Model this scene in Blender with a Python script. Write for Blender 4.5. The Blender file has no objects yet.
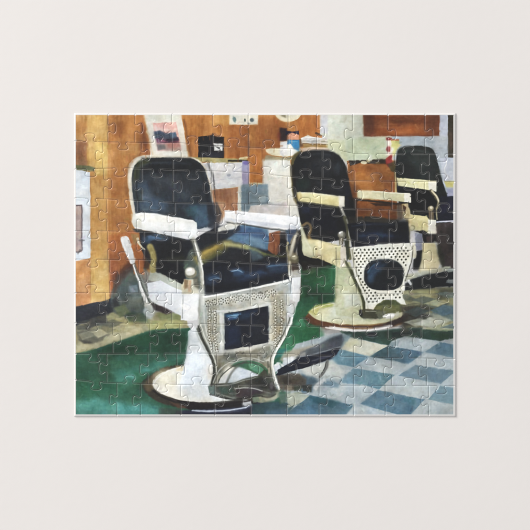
import bpy, math
import numpy as np
from mathutils import Vector
from mathutils.geometry import delaunay_2d_cdt

# ---------------------------------------------------------------- scale: 1 picture unit = 0.672 mm
U = 0.000672
MID = 265.0
def wx(x): return (x - MID) * U
def wy(y): return (MID - y) * U

scene = bpy.context.scene
# camera: straight down on the table
cam_d = bpy.data.cameras.new('camera')
cam = bpy.data.objects.new('camera', cam_d)
scene.collection.objects.link(cam)
cam_d.sensor_width = 36.0
CAM_H = 1.10
cam_d.lens = 36.0 * (CAM_H - 0.0017) / (530 * U)
cam.location = (0, 0, CAM_H)
cam_d.clip_start = 0.01; cam_d.clip_end = 50
scene.camera = cam
# world: dim even studio ambience
world = bpy.data.worlds.new('World'); scene.world = world; world.use_nodes = True
bg = world.node_tree.nodes['Background']
bg.inputs[0].default_value = (0.985, 0.985, 1.0, 1); bg.inputs[1].default_value = 0.55
# key: a soft box up and to the left
def area(name, loc, size, power, col, target=(0, 0, 0)):
    d = bpy.data.lights.new(name, 'AREA'); d.shape = 'SQUARE'; d.size = size; d.energy = power; d.color = col
    o = bpy.data.objects.new(name, d); scene.collection.objects.link(o)
    o.location = loc
    o.rotation_euler = (Vector(target) - Vector(loc)).to_track_quat('-Z', 'Y').to_euler()
    return o
area('key_softbox', (-4.0, 3.4, 3.0), 3.0, 385.0, (1.0, 0.985, 0.965))
scene.view_settings.view_transform = 'Standard'
scene.view_settings.look = 'None'
scene.view_settings.exposure = 0.0
scene.view_settings.gamma = 1.0

# ---------------------------------------------------------------- materials
def new_mat(name):
    m = bpy.data.materials.new(name); m.use_nodes = True
    nt = m.node_tree
    return m, nt, nt.nodes['Principled BSDF']

m_table, nt, b = new_mat('pale_table_board')
tc = nt.nodes.new('ShaderNodeTexCoord')
n1 = nt.nodes.new('ShaderNodeTexNoise'); n1.inputs['Scale'].default_value = 9; n1.inputs['Detail'].default_value = 4
n2 = nt.nodes.new('ShaderNodeTexNoise'); n2.inputs['Scale'].default_value = 160; n2.inputs['Detail'].default_value = 7
cr = nt.nodes.new('ShaderNodeValToRGB')
cr.color_ramp.elements[0].position = .3; cr.color_ramp.elements[0].color = (0.790, 0.759, 0.735, 1)
cr.color_ramp.elements[1].position = .7; cr.color_ramp.elements[1].color = (0.806, 0.774, 0.748, 1)
bp = nt.nodes.new('ShaderNodeBump'); bp.inputs['Strength'].default_value = .16; bp.inputs['Distance'].default_value = .0004
nt.links.new(tc.outputs['Object'], n1.inputs['Vector']); nt.links.new(tc.outputs['Object'], n2.inputs['Vector'])
nt.links.new(n1.outputs['Fac'], cr.inputs['Fac']); nt.links.new(cr.outputs['Color'], b.inputs['Base Color'])
nt.links.new(n2.outputs['Fac'], bp.inputs['Height']); nt.links.new(bp.outputs['Normal'], b.inputs['Normal'])
b.inputs['Roughness'].default_value = .7; b.inputs['Specular IOR Level'].default_value = .3

m_print, nt, b = new_mat('printed_card')
at = nt.nodes.new('ShaderNodeAttribute'); at.attribute_name = 'ink'
tc = nt.nodes.new('ShaderNodeTexCoord')
n2 = nt.nodes.new('ShaderNodeTexNoise'); n2.inputs['Scale'].default_value = 900; n2.inputs['Detail'].default_value = 3
bp = nt.nodes.new('ShaderNodeBump'); bp.inputs['Strength'].default_value = .10; bp.inputs['Distance'].default_value = .0002
nt.links.new(at.outputs['Color'], b.inputs['Base Color'])
nt.links.new(tc.outputs['Object'], n2.inputs['Vector'])
nt.links.new(n2.outputs['Fac'], bp.inputs['Height']); nt.links.new(bp.outputs['Normal'], b.inputs['Normal'])
b.inputs['Roughness'].default_value = .34; b.inputs['Specular IOR Level'].default_value = .5

# ---------------------------------------------------------------- the table
def tag(o, **k):
    for a, v in k.items(): o[a] = v
me = bpy.data.meshes.new('table_surface')
me.from_pydata([(-3, -3, 0), (3, -3, 0), (3, 3, 0), (-3, 3, 0)], [], [(0, 1, 2, 3)])
me.materials.append(m_table)
tab = bpy.data.objects.new('table_surface', me); scene.collection.objects.link(tab)
tag(tab, kind='structure', label='plain pale warm grey table surface under the puzzle', category='table surface')

# ---------------------------------------------------------------- the printed picture
# painted stroke by stroke in picture units (1 unit = 0.672 mm), 2 samples per unit
S = 2.0
CX0, CY0, CW, CH = 74.0, 113.0, 382, 304
NW, NH = int(CW * S), int(CH * S)
CAN = np.zeros((NH, NW, 3)) + 200.0
GX, GY = np.meshgrid(CX0 + (np.arange(NW) + .5) / S, CY0 + (np.arange(NH) + .5) / S)
RNG = np.random.RandomState(7)

def vnoise(cx, cy, seed):
    """smooth value noise, cell size cx by cy picture units"""
    r = np.random.RandomState(seed)
    gx = (GX - CX0) / cx; gy = (GY - CY0) / cy
    n0, n1 = int(CH / cy) + 3, int(CW / cx) + 3
    g = r.rand(n0, n1) * 2 - 1
    ix = gx.astype(int); iy = gy.astype(int)
    fx = gx - ix; fy = gy - iy
    fx = fx * fx * (3 - 2 * fx); fy = fy * fy * (3 - 2 * fy)
    return (g[iy, ix] * (1 - fx) + g[iy, ix + 1] * fx) * (1 - fy) + (g[iy + 1, ix] * (1 - fx) + g[iy + 1, ix + 1] * fx) * fy

NZ = {
    'm': vnoise(9, 7, 1) * .5 + vnoise(4, 3.4, 2) * .35 + vnoise(1.8, 1.8, 3) * .3,       # mottled wash
    'w': vnoise(1.6, 22, 4) * .45 + vnoise(5, 30, 5) * .35 + vnoise(8, 8, 6) * .5 + vnoise(2, 3, 7) * .25,   # upright wood grain
    'h': vnoise(20, 1.6, 8) * .5 + vnoise(10, 5, 9) * .5 + vnoise(2, 2, 10) * .25,           # flat grain
    'f': vnoise(1.3, 1.3, 11) * .6 + vnoise(2.6, 2.2, 12) * .6,                            # small speckle
}
NC = vnoise(12, 9, 21) * .6 + vnoise(5, 4, 22) * .4
WX = vnoise(7, 7, 31) * .28 + vnoise(2.6, 2.6, 32) * .16
WY = vnoise(7, 7, 33) * .28 + vnoise(2.6, 2.6, 34) * .16

def _chaikin(p, n, closed):
    p = np.asarray(p, float)
    for _ in range(n):
        q = np.roll(p, -1, 0) if closed else p[1:]
        a = p if closed else p[:-1]
        r = np.empty((len(a) * 2, 2))
        r[0::2] = a * .75 + q * .25; r[1::2] = a * .25 + q * .75
        if not closed: r = np.vstack([p[:1], r, p[-1:]])
        p = r
    return p

def _win(p, pad):
    x0 = max(0, int((p[:, 0].min() - pad - CX0) * S)); x1 = min(NW, int((p[:, 0].max() + pad - CX0) * S) + 2)
    y0 = max(0, int((p[:, 1].min() - pad - CY0) * S)); y1 = min(NH, int((p[:, 1].max() + pad - CY0) * S) + 2)
    return slice(y0, max(y0, y1)), slice(x0, max(x0, x1))

def _put(w, m, col, tex, amp):
    c = np.array(col, float)
    if c.ndim == 1:
        c = np.broadcast_to(c, m.shape + (3,))
    t = NZ[tex][w][..., None] * amp if tex else 0
    k = (NC[w][..., None] * amp * .35 if tex else 0) * np.array([1, .1, -1.])
    lum = c.mean(axis=-1, keepdims=True) / 150. + .25
    CAN[w] = CAN[w] * (1 - m[..., None]) + np.clip(c + (t + k) * lum, 0, 255) * m[..., None]

def P(col, pts, soft=.9, a=1., sm=0, tex='m', amp=12, grad=None):
    """filled shape; grad = (colour2, (x0,y0), (x1,y1))"""
    p = _chaikin(pts, sm, True) if sm else np.asarray(pts, float)
    w = _win(p, soft + 1)
    X = GX[w] + WX[w]; Y = GY[w] + WY[w]
    if X.size == 0: return
    d = np.full(X.shape, 1e9); ins = np.zeros(X.shape, bool)
    for (x0, y0), (x1, y1) in zip(p, np.roll(p, -1, 0)):
        ex, ey = x1 - x0, y1 - y0
        t = np.clip(((X - x0) * ex + (Y - y0) * ey) / (ex * ex + ey * ey + 1e-9), 0, 1)
        d = np.minimum(d, (X - x0 - t * ex) ** 2 + (Y - y0 - t * ey) ** 2)
        if y0 != y1:
            ins ^= ((y0 > Y) != (y1 > Y)) & (X < ex * (Y - y0) / ey + x0)
    d = np.sqrt(d); d = np.where(ins, d, -d)
    m = np.clip(.5 + d / soft, 0, 1); m = m * m * (3 - 2 * m) * a
    if grad:
        c2, (ax, ay), (bx, by) = grad
        t = np.clip(((X - ax) * (bx - ax) + (Y - ay) * (by - ay)) / ((bx - ax) ** 2 + (by - ay) ** 2), 0, 1)[..., None]
        col = np.array(col, float) * (1 - t) + np.array(c2, float) * t
    _put(w, m, col, tex, amp)

def R(col, x0, y0, x1, y1, **k):
    P(col, [(x0, y0), (x1, y0), (x1, y1), (x0, y1)], **k)

def E(col, cx, cy, rx, ry, soft=.9, a=1., rot=0, n=2., tex='m', amp=12, grad=None):
    t = np.linspace(0, 2 * math.pi, 48, endpoint=False)
    c, s = np.cos(t), np.sin(t)
    x = np.sign(c) * np.abs(c) ** (2 / n) * rx; y = np.sign(s) * np.abs(s) ** (2 / n) * ry
    q = math.radians(rot)
    P(col, np.stack([cx + x * math.cos(q) - y * math.sin(q), cy + x * math.sin(q) + y * math.cos(q)], 1), soft, a, 0, tex, amp, grad)

def L(col, pts, w0=1., w1=None, soft=.8, a=1., sm=2, tex='m', amp=10):
    """brush stroke, width w0 at its start to w1 at its end"""
    w1 = w0 if w1 is None else w1
    p = _chaikin(pts, sm, False) if len(pts) > 2 and sm else np.asarray(pts, float)
    w = _win(p, max(w0, w1) + soft + 1)
    X = GX[w] + WX[w]; Y = GY[w] + WY[w]
    if X.size == 0: return
    seg = np.hypot(*(p[1:] - p[:-1]).T); cum = np.concatenate([[0], np.cumsum(seg)]); tot = cum[-1] + 1e-9
    m = np.zeros(X.shape)
    for i in range(len(p) - 1):
        (x0, y0), (x1, y1) = p[i], p[i + 1]
        ex, ey = x1 - x0, y1 - y0
        t = np.clip(((X - x0) * ex + (Y - y0) * ey) / (ex * ex + ey * ey + 1e-9), 0, 1)
        d = np.hypot(X - x0 - t * ex, Y - y0 - t * ey)
        h = (w0 + (w1 - w0) * (cum[i] + t * seg[i]) / tot) / 2
        m = np.maximum(m, np.clip(.5 + (h - d) / soft, 0, 1))
    _put(w, m * m * (3 - 2 * m) * a, col, tex, amp)

def dots(col, pts, r=.8, a=.9):
    for x, y in pts: E(col, x, y, r, r * 1.05, soft=.9, a=a, amp=6)

# -- panelled wall on the left
R((196, 138, 74), 74, 113, 150, 330, tex='w', amp=16)
R((196, 142, 84), 74, 113, 87, 142, tex='w', amp=18, soft=3)
R((206, 160, 92), 87, 113, 108, 170, tex='w', amp=16, soft=2.5)
R((168, 116, 78), 74, 141, 86.5, 168, tex='m', amp=22, soft=2.5)
E((130, 108, 86), 82, 162, 5, 4, soft=5, a=.5)
R((204, 165, 90), 95, 142, 107, 176, soft=3, tex='m', amp=16)
R((198, 144, 76), 90, 176, 108, 262, soft=2, tex='w', amp=14)
R((188, 125, 64), 108, 142, 135, 262, soft=2, tex='w', amp=14)
R((190, 124, 62), 109, 113, 146, 143, soft=2, tex='w', amp=16)
L((150, 92, 48), [(108.3, 113), (108.5, 142)], 1.4, soft=1.6, a=.75)
L((166, 104, 52), [(121, 113), (121.5, 215)], .9, soft=1.4, a=.5)
L((220, 168, 104), [(110, 145), (110.5, 255)], 1.5, soft=2, a=.35)
R((184, 114, 60), 139, 113, 150, 156, soft=3, tex='w', amp=14)
L((130, 76, 44), [(141.5, 124), (145, 140), (147, 154)], 3.2, soft=3, a=.7)
R((202, 140, 84), 74, 257, 91, 310, tex='m', amp=18, soft=2)
R((208, 166, 98), 90, 255, 110, 306, tex='m', amp=16, soft=2)
R((200, 152, 84), 90, 235, 108, 258, tex='m', amp=14, soft=4, a=.7)
P((184, 108, 56), [(108, 236), (143, 228), (146, 280), (128, 276), (110, 300), (109, 262)], tex='m', amp=16, soft=3)
L((150, 96, 50), [(90.5, 176), (90.5, 300)], .9, soft=1.4, a=.5)
P((176, 100, 62), [(110, 262), (118, 262), (120, 292), (110, 296)], soft=5, a=.7)
P((204, 140, 96), [(76, 293), (92, 293), (90, 304), (76, 308)], soft=3, a=.6)
# stains and knots in the boards
for _x, _y, _a, _b2, _c in [(80, 128, 5, 6, (176, 118, 66)), (98, 122, 6, 5, (222, 178, 108)), (92, 134, 7, 4, (216, 172, 100)), (99, 150, 4, 9, (222, 184, 104)), (118, 130, 6, 8, (168, 100, 50)),
                            (128, 150, 8, 5, (206, 146, 78)), (116, 186, 6, 12, (176, 110, 56)), (128, 196, 7, 8, (196, 130, 66)), (99, 196, 6, 9, (206, 156, 88)), (98, 222, 6, 7, (186, 134, 72)),
                            (83, 284, 6, 9, (214, 154, 98)), (99, 284, 6, 8, (220, 182, 112)), (118, 222, 7, 7, (172, 106, 54)), (121, 244, 6, 6, (170, 100, 50)), (80, 150, 4, 7, (150, 104, 74))]:
    E(_c, _x, _y, _a, _b2, soft=6, a=.6, amp=16)
# mirror frame at the left edge
P((112, 114, 80), [(73, 164.5), (88, 165.5), (95, 167.5), (94, 171), (74, 171)], soft=2.2, amp=20)
P((206, 214, 220), [(73, 169.5), (82, 170.5), (90, 172), (90.3, 258), (82, 260), (73, 261.5)], soft=1.1, amp=8)
L((188, 196, 204), [(88.8, 175), (88.8, 256)], 1.5, soft=2, a=.6)
R((168, 152, 148), 73, 205, 82, 252, soft=1.2, tex='w', amp=18)
L((84, 74, 80), [(74, 205.2), (81.6, 205.6), (82, 250), (78, 252), (74, 252)], 1.3, soft=1.3, a=.85, sm=0)
L((190, 178, 172), [(78.6, 207), (78.6, 249)], 1.3, soft=1.2, a=.6)
L((176, 184, 196), [(74, 199), (90, 199.5)], 1, soft=1.2, a=.5)
# -- wood behind the first chair
R((190, 122, 58), 180, 113, 322, 200, tex='w', amp=17)
R((206, 146, 76), 213, 113, 233, 124, tex='w', amp=14, soft=4)
R((176, 104, 46), 255, 118, 285, 160, tex='w', amp=16, soft=6)
R((170, 98, 44), 228, 125, 249, 158, tex='w', amp=14, soft=4, a=.7)
R((186, 112, 50), 298, 113, 320, 138, tex='w', amp=15, soft=2)
L((140, 82, 40), [(249, 134), (249, 158)], 1.2, soft=1.8, a=.6)
R((196, 126, 66), 190, 142, 199, 160, soft=2, tex='w', amp=12)
# picture frame leaning at the top
P((216, 210, 196), [(143.5, 113), (181, 113), (188.5, 159), (152.5, 159), (149, 140)], soft=1.1, amp=9)
L((196, 170, 130), [(143.5, 115), (147, 128), (150, 142), (153, 156)], 1.6, soft=1.6, a=.6)
R((205, 206, 192), 148, 113, 178, 121, soft=3, amp=10)
P((214, 168, 160), [(153, 123), (176, 122), (181.5, 150.5), (157.5, 151)], soft=1.2, amp=18)
P((222, 196, 184), [(154, 126), (164, 129), (176, 128), (177, 132), (155, 131)], soft=2, a=.7, amp=12)
P((74, 84, 100), [(154, 131.5), (160, 130.5), (166, 133), (175, 132.5), (177.5, 138), (168, 140), (155, 138)], soft=1.6, amp=24)
P((96, 124, 146), [(170, 132.5), (175.5, 132), (176.5, 137), (171, 138.5)], soft=2, a=.7)
P((118, 78, 100), [(155, 138), (168, 139), (178, 138), (179, 143), (156, 143)], soft=1.6, amp=26)
P((176, 112, 124), [(160, 141), (163, 138), (166, 141.5)], soft=1.6, a=.8)
P((54, 54, 74), [(167, 139), (178, 137.5), (179, 140.5), (168, 142)], soft=1.4, a=.7)
P((172, 146, 136), [(156, 144), (179.5, 143.5), (181, 150.5), (157.5, 150.5)], soft=1.3, amp=22)
P((106, 102, 100), [(156.5, 144.5), (165, 144), (166, 149), (158, 150)], soft=1.6, amp=26, a=.85)
P((178, 124, 116), [(167, 143), (179, 143), (180.5, 147), (168, 148)], soft=2, a=.8)
E((236, 236, 236), 153.4, 138, 1.2, 2.6, soft=1, a=.8)
P((224, 226, 214), [(163, 152), (188, 151), (188.6, 158), (164, 158)], soft=2, a=.6)
# notice at the top
R((222, 220, 204), 229.5, 112, 258, 124.5, soft=1, amp=10)
E((84, 116, 120), 234.4, 119.5, 1.7, 2.6, soft=1.4, a=.85, amp=24)
E((70, 86, 84), 245, 120, 1.1, 1.8, soft=1.1, a=.85)
E((54, 72, 84), 252, 120, 1.9, 2, soft=1.2, a=.85, amp=20)
E((90, 96, 100), 249, 123.4, 1.6, .9, soft=1, a=.6)
L((236, 232, 214), [(231, 115), (257, 114.6)], 1, soft=1, a=.6)
# black box with a white label, cream shelf line
P((27, 27, 31), [(198, 136.5), (211, 135), (212.5, 133), (214, 136), (224, 137), (224, 158), (198, 158)], soft=1, amp=8)
L((46, 46, 54), [(211, 137), (211, 156)], 2.2, soft=1.6, a=.8)
R((48, 50, 60), 201, 152, 223, 157, soft=2, a=.7, amp=12)
R((222, 220, 210), 214, 143.5, 222.6, 150.5, soft=1.1, amp=20)
dots((96, 92, 90), [(215.6, 146), (218.5, 148), (221, 145.5), (218, 144.8), (220, 150)], .9, .7)
P((166, 158, 112), [(186, 156.5), (210, 157.5), (247, 159), (247, 163), (214, 163), (192, 161)], soft=1.6, amp=22)
L((38, 34, 30), [(229, 160.6), (239, 161), (247, 161)], 1.8, soft=1.2, a=.9)
L((220, 214, 170), [(240, 158.5), (247, 157.5)], 2, soft=1.3, a=.8)
# drawer unit
P((208, 208, 208), [(200, 163), (222, 162.5), (244, 162.5), (242.5, 186.5), (226, 188.5), (212, 190.5), (206, 176)], soft=1.1, amp=10)
L((176, 178, 186), [(212, 181), (226, 179), (241, 177)], 1, soft=1.3, a=.5)
E((150, 154, 162), 229, 175, 1.8, 1.5, soft=1.2, a=.9)
L((172, 172, 188), [(233, 172), (241, 167)], 1, soft=1.2, a=.6)
L((228, 228, 224), [(208, 173), (215, 172), (219, 165)], 1, soft=1.2, a=.6)
P((152, 148, 174), [(242, 161), (249, 161), (249, 186), (242, 186)], soft=1.4, tex='w', amp=14)
E((106, 96, 160), 245.5, 163, 2.4, 2, soft=2, a=.8)
P((156, 110, 80), [(212, 190.5), (238, 187.5), (238, 210), (225, 216), (218, 222), (214, 206)], soft=1.2, tex='w', amp=22)
P((186, 148, 110), [(215, 200), (225, 202), (224, 218), (217, 226)], soft=3, tex='w', a=.7, amp=20)
R((206, 204, 190), 238, 185, 242, 212, soft=1.2, amp=12)
R((176, 104, 42), 250, 165, 262.5, 183.5, soft=1, tex='w', amp=16)
R((194, 118, 48), 250, 150, 262.5, 179, soft=1.5, tex='w', amp=16, a=.8)
R((206, 196, 160), 249, 182.5, 262, 184.5, soft=1, a=.9)
# cream cabinet under the counter
P((208, 206, 196), [(262.5, 159), (290, 159), (293, 190), (298, 206), (300, 218), (262, 218), (262, 184)], soft=1.1, amp=8)
P((214, 216, 206), [(271, 158), (289, 158), (291, 176), (272, 178)], soft=2, a=.8)
P((124, 142, 150), [(241, 184.5), (262, 184), (268, 184), (269, 204), (241, 211)], soft=2, amp=16)
P((104, 122, 132), [(242, 184), (250, 184), (250, 212), (242, 212)], soft=2, tex='w', amp=16, a=.7)
P((160, 172, 172), [(258, 195), (266, 195), (266, 203), (259, 203)], soft=1.6, a=.6)
L((66, 76, 80), [(249, 203), (258, 202.6), (273, 203.6)], 1.4, soft=1.6, a=.6)
P((188, 184, 180), [(251, 206), (286, 202), (291, 212), (288, 217), (248, 213)], soft=2, amp=14)
L((180, 178, 164), [(262, 177), (276, 179), (289, 175)], 1, soft=1.3, a=.5)
L((176, 174, 160), [(272, 203), (286, 199)], 1, soft=1.3, a=.5)
L((224, 222, 206), [(289, 158), (290.5, 190), (298, 216)], 1.4, soft=1.5, a=.8)
P((150, 145, 118), [(266, 155), (284, 157), (300, 156), (298, 160), (263, 160)], soft=1.8, a=.9, amp=16)
P((224, 218, 188), [(265, 148.5), (285, 148), (301, 147), (300, 153), (290, 157), (274, 155.5), (267, 153)], soft=1.2, amp=10, sm=1)
# clock cut off by the top edge
E((222, 214, 184), 288, 109.5, 14.5, 12.5, soft=1.2, amp=10)
E((206, 202, 180), 288, 108.5, 12, 10, soft=1.2, amp=10)
P((120, 112, 84), [(279, 113), (285.5, 113), (286, 118), (282, 116.5)], soft=1.4, a=.85)
# bottles on the counter
R((44, 32, 44), 279.5, 128, 287, 141, soft=2.4, a=.85, amp=20)
E((150, 62, 44), 279, 136, 2, 4, soft=3, a=.6)
R((226, 224, 220), 280, 141.5, 288, 155, soft=1.2, amp=10)
P((30, 28, 60), [(285, 130.5), (292, 131.5), (299, 130.5), (299.5, 135), (286, 134.5)], soft=1.2, amp=18)
P((214, 146, 116), [(288, 134), (292, 132.6), (299, 134.5), (299, 139.5), (288, 139.5)], soft=1.2, amp=16)
P((58, 128, 172), [(287, 140), (299.5, 139.5), (299.5, 152), (296, 154), (287, 148)], soft=1.2, amp=18)
P((226, 226, 216), [(287, 144.5), (291, 144), (294, 149), (298, 151), (299, 155), (287, 156)], soft=1.3, amp=12)
L((120, 180, 206), [(289, 142), (297, 141.5)], 1.2, soft=1.2, a=.6)
R((70, 62, 56), 299.5, 139, 303, 147, soft=1.8, a=.7)
# papers on the counter
P((204, 200, 190), [(301, 138), (308, 135), (314, 137), (328, 139), (328, 144), (302, 143)], soft=1.2, tex='h', amp=26)
P((158, 126, 72), [(303, 143.5), (329, 144), (328, 148), (304, 148)], soft=1.4, tex='h', amp=26)
P((202, 180, 156), [(299, 149), (312, 146.5), (328, 148), (338, 150), (338, 153.5), (300, 155)], soft=1.4, tex='h', amp=18)
L((70, 54, 40), [(316, 133), (320, 134.5), (325, 134)], 2.2, soft=1.6, a=.85)
L((150, 92, 48), [(316.5, 114), (316.5, 128)], 1, soft=1, a=.5)
# -- pale wall
P((198, 202, 186), [(320, 112), (365, 112), (365, 136), (398, 136), (398, 162), (350, 162), (330, 152), (327, 138), (320, 134)], soft=1.1, amp=8)
P((190, 190, 194), [(320, 112), (328, 112), (328, 134), (320, 133)], soft=2, amp=12, a=.9)
P((178, 190, 158), [(346, 138), (386, 138), (387, 160), (346, 160)], soft=6, amp=8, a=.8)
P((196, 200, 160), [(328, 140), (345, 140), (348, 164), (336, 152), (327, 148)], soft=4, amp=8, a=.8)
P((164, 174, 180), [(392, 134), (456, 134), (456, 205), (440, 200), (392, 160)], soft=2, amp=9)
R((184, 190, 202), 439.5, 112, 449, 160, soft=1.2, amp=9)
R((172, 180, 186), 435, 136, 448, 160, soft=4, amp=9)
R((60, 54, 40), 448, 112, 458, 157.5, soft=1, tex='w', amp=16)
E((96, 76, 64), 451, 140, 1.8, 9, soft=2.5, a=.6)
P((182, 190, 202), [(440, 158), (458, 158), (458, 186), (444, 186)], soft=1.2, amp=12)
L((232, 234, 230), [(446, 160), (446.5, 164), (444.5, 168), (445.5, 174), (448.5, 178)], .9, soft=1, a=.7)
R((142, 78, 38), 363.6, 112, 439.4, 136, soft=1, tex='h', amp=22)
R((108, 62, 40), 363.6, 113, 374, 136, soft=4, tex='m', amp=14, a=.7)
P((168, 90, 36), [(392, 126), (430, 124), (437, 130), (432, 135), (394, 134)], soft=5, a=.55)
R((112, 66, 44), 426, 113, 439, 136, soft=5, a=.6)
P((96, 52, 26), [(384, 118), (400, 120), (414, 121), (400, 125)], soft=5, a=.5)
L((110, 60, 40), [(364, 135.8), (439, 135.4)], 1.2, soft=1.2, a=.7)
# -- counter front between second and third chair
P((164, 100, 46), [(347, 161), (397, 160), (397, 219), (372, 222), (350, 218)], soft=1.2, tex='m', amp=24)
P((150, 88, 38), [(350, 199), (396, 203), (397, 219), (352, 216)], soft=3, tex='m', amp=24)
P((182, 116, 52), [(352, 172), (388, 174), (390, 190), (352, 190)], soft=6, tex='m', amp=16, a=.7)
P((150, 82, 36), [(384, 176), (396, 178), (396, 192), (384, 192)], soft=5, a=.5)
L((170, 96, 34), [(372, 181), (396, 182)], 1.6, soft=2, a=.6)
L((210, 150, 80), [(348, 181.6), (372, 180.6)], .9, soft=1, a=.6)
P((52, 44, 34), [(349, 160.5), (386, 159), (387, 164), (378, 164), (360, 163), (350, 166)], soft=1.6, amp=24)
E((216, 210, 176), 364, 162.5, 3.2, 1.6, soft=1.4, a=.85)
E((206, 196, 150), 368.5, 160.6, 2, 1.4, soft=1.4, a=.8)
E((150, 130, 90), 378, 163, 2.4, 1.2, soft=1.4, a=.6)
P((198, 200, 190), [(369, 155), (372, 155), (372, 161), (369, 160)], soft=1.6, a=.6)
L((214, 205, 150), [(395.6, 168), (395.8, 192)], 1.6, soft=1.2, a=.85)
# bottle in red and white
P((150, 56, 54), [(386, 137.5), (392, 137.5), (392, 141), (386, 140.5)], soft=1.1, amp=16)
P((222, 210, 196), [(387, 141), (392, 140), (393, 160), (387, 158)], soft=1.4, amp=16)
E((150, 60, 60), 388.5, 149, 2.4, 3.2, soft=1.3, amp=20)
P((150, 46, 46), [(386, 158), (392, 154.5), (392.5, 166), (388, 167), (386, 163)], soft=1.4, amp=20)
P((196, 196, 128), [(391, 140), (399.5, 140), (400, 146), (396, 151), (394, 158), (391.5, 150)], soft=1.3, amp=20)
P((178, 92, 54), [(391, 139), (399, 139), (399, 141), (391, 141)], soft=1.3, a=.7)
E((224, 224, 216), 392, 149.5, 1.7, 2.3, soft=1.2, a=.8)
P((56, 58, 36), [(387, 164), (396, 160), (397, 172), (392, 172)], soft=2, a=.8, amp=20)
# -- third chair
P((36, 42, 41), [(396, 158), (398, 149.5), (403, 146.5), (412, 145.4), (424, 145.8), (431, 147.5), (435, 152), (438, 162), (441, 175), (444, 186), (449, 200), (455, 205), (455, 226), (420, 220), (404, 210), (397, 200)], soft=1.2, sm=1, amp=12)
E((62, 70, 66), 420, 160, 12, 9, soft=14, a=.5)
E((26, 28, 26), 405, 172, 9, 10, soft=9, a=.6)
P((20, 24, 22), [(437, 170), (442, 182), (448, 200), (440, 200), (434, 184)], soft=4, a=.6)
P((14, 15, 18), [(397, 187), (430, 190), (438, 200), (436, 216), (412, 214), (409, 200), (398, 196)], soft=1.6, amp=6)
P((24, 28, 42), [(437, 197), (448, 196), (456, 196), (456, 222), (438, 221)], soft=1.6, amp=10)
P((42, 40, 66), [(440, 206), (452, 200), (455, 207), (442, 214)], soft=5, a=.6)
P((184, 178, 112), [(444, 181), (456, 181), (456, 187.5), (446.5, 187)], soft=1.4, amp=14)
P((150, 154, 176), [(446.5, 188.5), (456, 188), (456, 195.5), (447.5, 196.5)], soft=1.3, amp=14)
P((214, 210, 166), [(396.8, 177.6), (416, 179), (436, 181), (436, 190.5), (428, 190), (412, 187.5), (398, 185.5)], soft=1, amp=14)
P((224, 222, 206), [(428.5, 181), (436.4, 181.8), (436.2, 191.5), (429, 190)], soft=1, amp=8)
L((190, 190, 110), [(408, 182), (413, 185), (419, 182)], 1.2, soft=1.8, a=.5)
L((30, 34, 52), [(398, 187.5), (414, 190), (418, 189)], 2, soft=1.4, a=.8)
L((92, 86, 66), [(431, 191), (434, 194), (437, 199), (439, 203), (437, 208)], 3.4, soft=1.6, a=.9)
L((214, 204, 172), [(432, 191), (436.5, 196), (438.5, 201)], 1.7, soft=1.2, a=.95)
L((196, 186, 150), [(438, 202), (436.5, 212), (437, 219)], 1.2, soft=1.2, a=.8)
E((150, 140, 112), 431, 208.5, 3.2, 2.7, soft=1.5)
E((226, 216, 190), 431.5, 207.6, 1.6, 1.3, soft=1.4)
R((104, 92, 70), 429, 211, 434, 220, soft=1.5, amp=18)
L((60, 58, 50), [(414, 213), (424, 213.5), (428, 212)], 1, soft=1.2, a=.8)
P((208, 200, 150), [(410, 214.5), (426, 216.5), (429, 219), (429, 233), (424, 232), (414, 230), (409.5, 226)], soft=1.2, amp=14)
P((232, 228, 204), [(428, 219.5), (436, 220), (436, 233.6), (428, 233)], soft=1.1, amp=8)
P((206, 206, 206), [(429, 221), (436, 221), (436, 233), (429, 232)], soft=3, a=.5)
E((126, 122, 90), 412, 227.6, 3.3, 3.2, soft=1.2)
E((212, 206, 168), 412.2, 227.8, 2.1, 2, soft=1.1)
P((26, 22, 22), [(414, 231), (424, 230.5), (429, 234), (437, 234), (439, 242), (424, 243), (422, 234)], soft=1.3, amp=10)
P((128, 132, 148), [(415, 233), (422.5, 234), (423, 250), (416, 250)], soft=1.3, amp=10)
P((96, 78, 70), [(426, 236), (434, 236), (432, 242), (427, 242)], soft=2, a=.7)
P((206, 196, 150), [(423, 243), (435, 243), (438, 254), (440, 264), (437, 272), (424, 274), (418, 272), (421, 262)], soft=1.4, amp=10, grad=((222, 212, 178), (424, 248), (434, 270)))
P((16, 18, 18), [(416.5, 251), (422.5, 250), (421.5, 260), (419, 270), (413, 270), (413.5, 260), (416, 258)], soft=1.3, amp=6)
P((216, 212, 190), [(412, 242.5), (416, 243), (416, 257.5), (412, 258)], soft=1.1, amp=8)
P((70, 60, 58), [(436, 223), (456, 223), (456, 268), (445, 270), (441, 262), (438, 250), (436.5, 240)], soft=1.3, amp=16)
P((36, 34, 32), [(447, 228), (456, 226), (456, 250), (449, 252)], soft=5, a=.6)
P((58, 60, 44), [(436.5, 244), (441, 246), (445, 262), (443, 270), (439, 260)], soft=2, a=.85)
L((206, 206, 220), [(437, 222), (446, 221.6), (456, 221)], 1.5, soft=1.1, a=.95, sm=0)
# third chair footrest
P((176, 178, 160), [(398, 275), (410, 274), (424, 271), (440, 268), (450, 266), (452, 270), (420, 276), (404, 282)], soft=2, amp=18)
P((26, 32, 36), [(405, 284), (412, 279), (425, 275), (440, 272.5), (456, 269), (456, 286), (440, 287), (420, 290), (405, 293)], soft=1.3, amp=8)
P((150, 158, 150), [(446, 270), (456, 267), (456, 271), (448, 272.5)], soft=1.6, a=.85)
P((160, 166, 166), [(447, 280), (456, 279), (456, 284), (446, 283)], soft=1.5, a=.8, amp=24)
L((196, 196, 180), [(440, 287.6), (447, 287), (456, 287.5)], .9, soft=1, a=.75)
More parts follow.
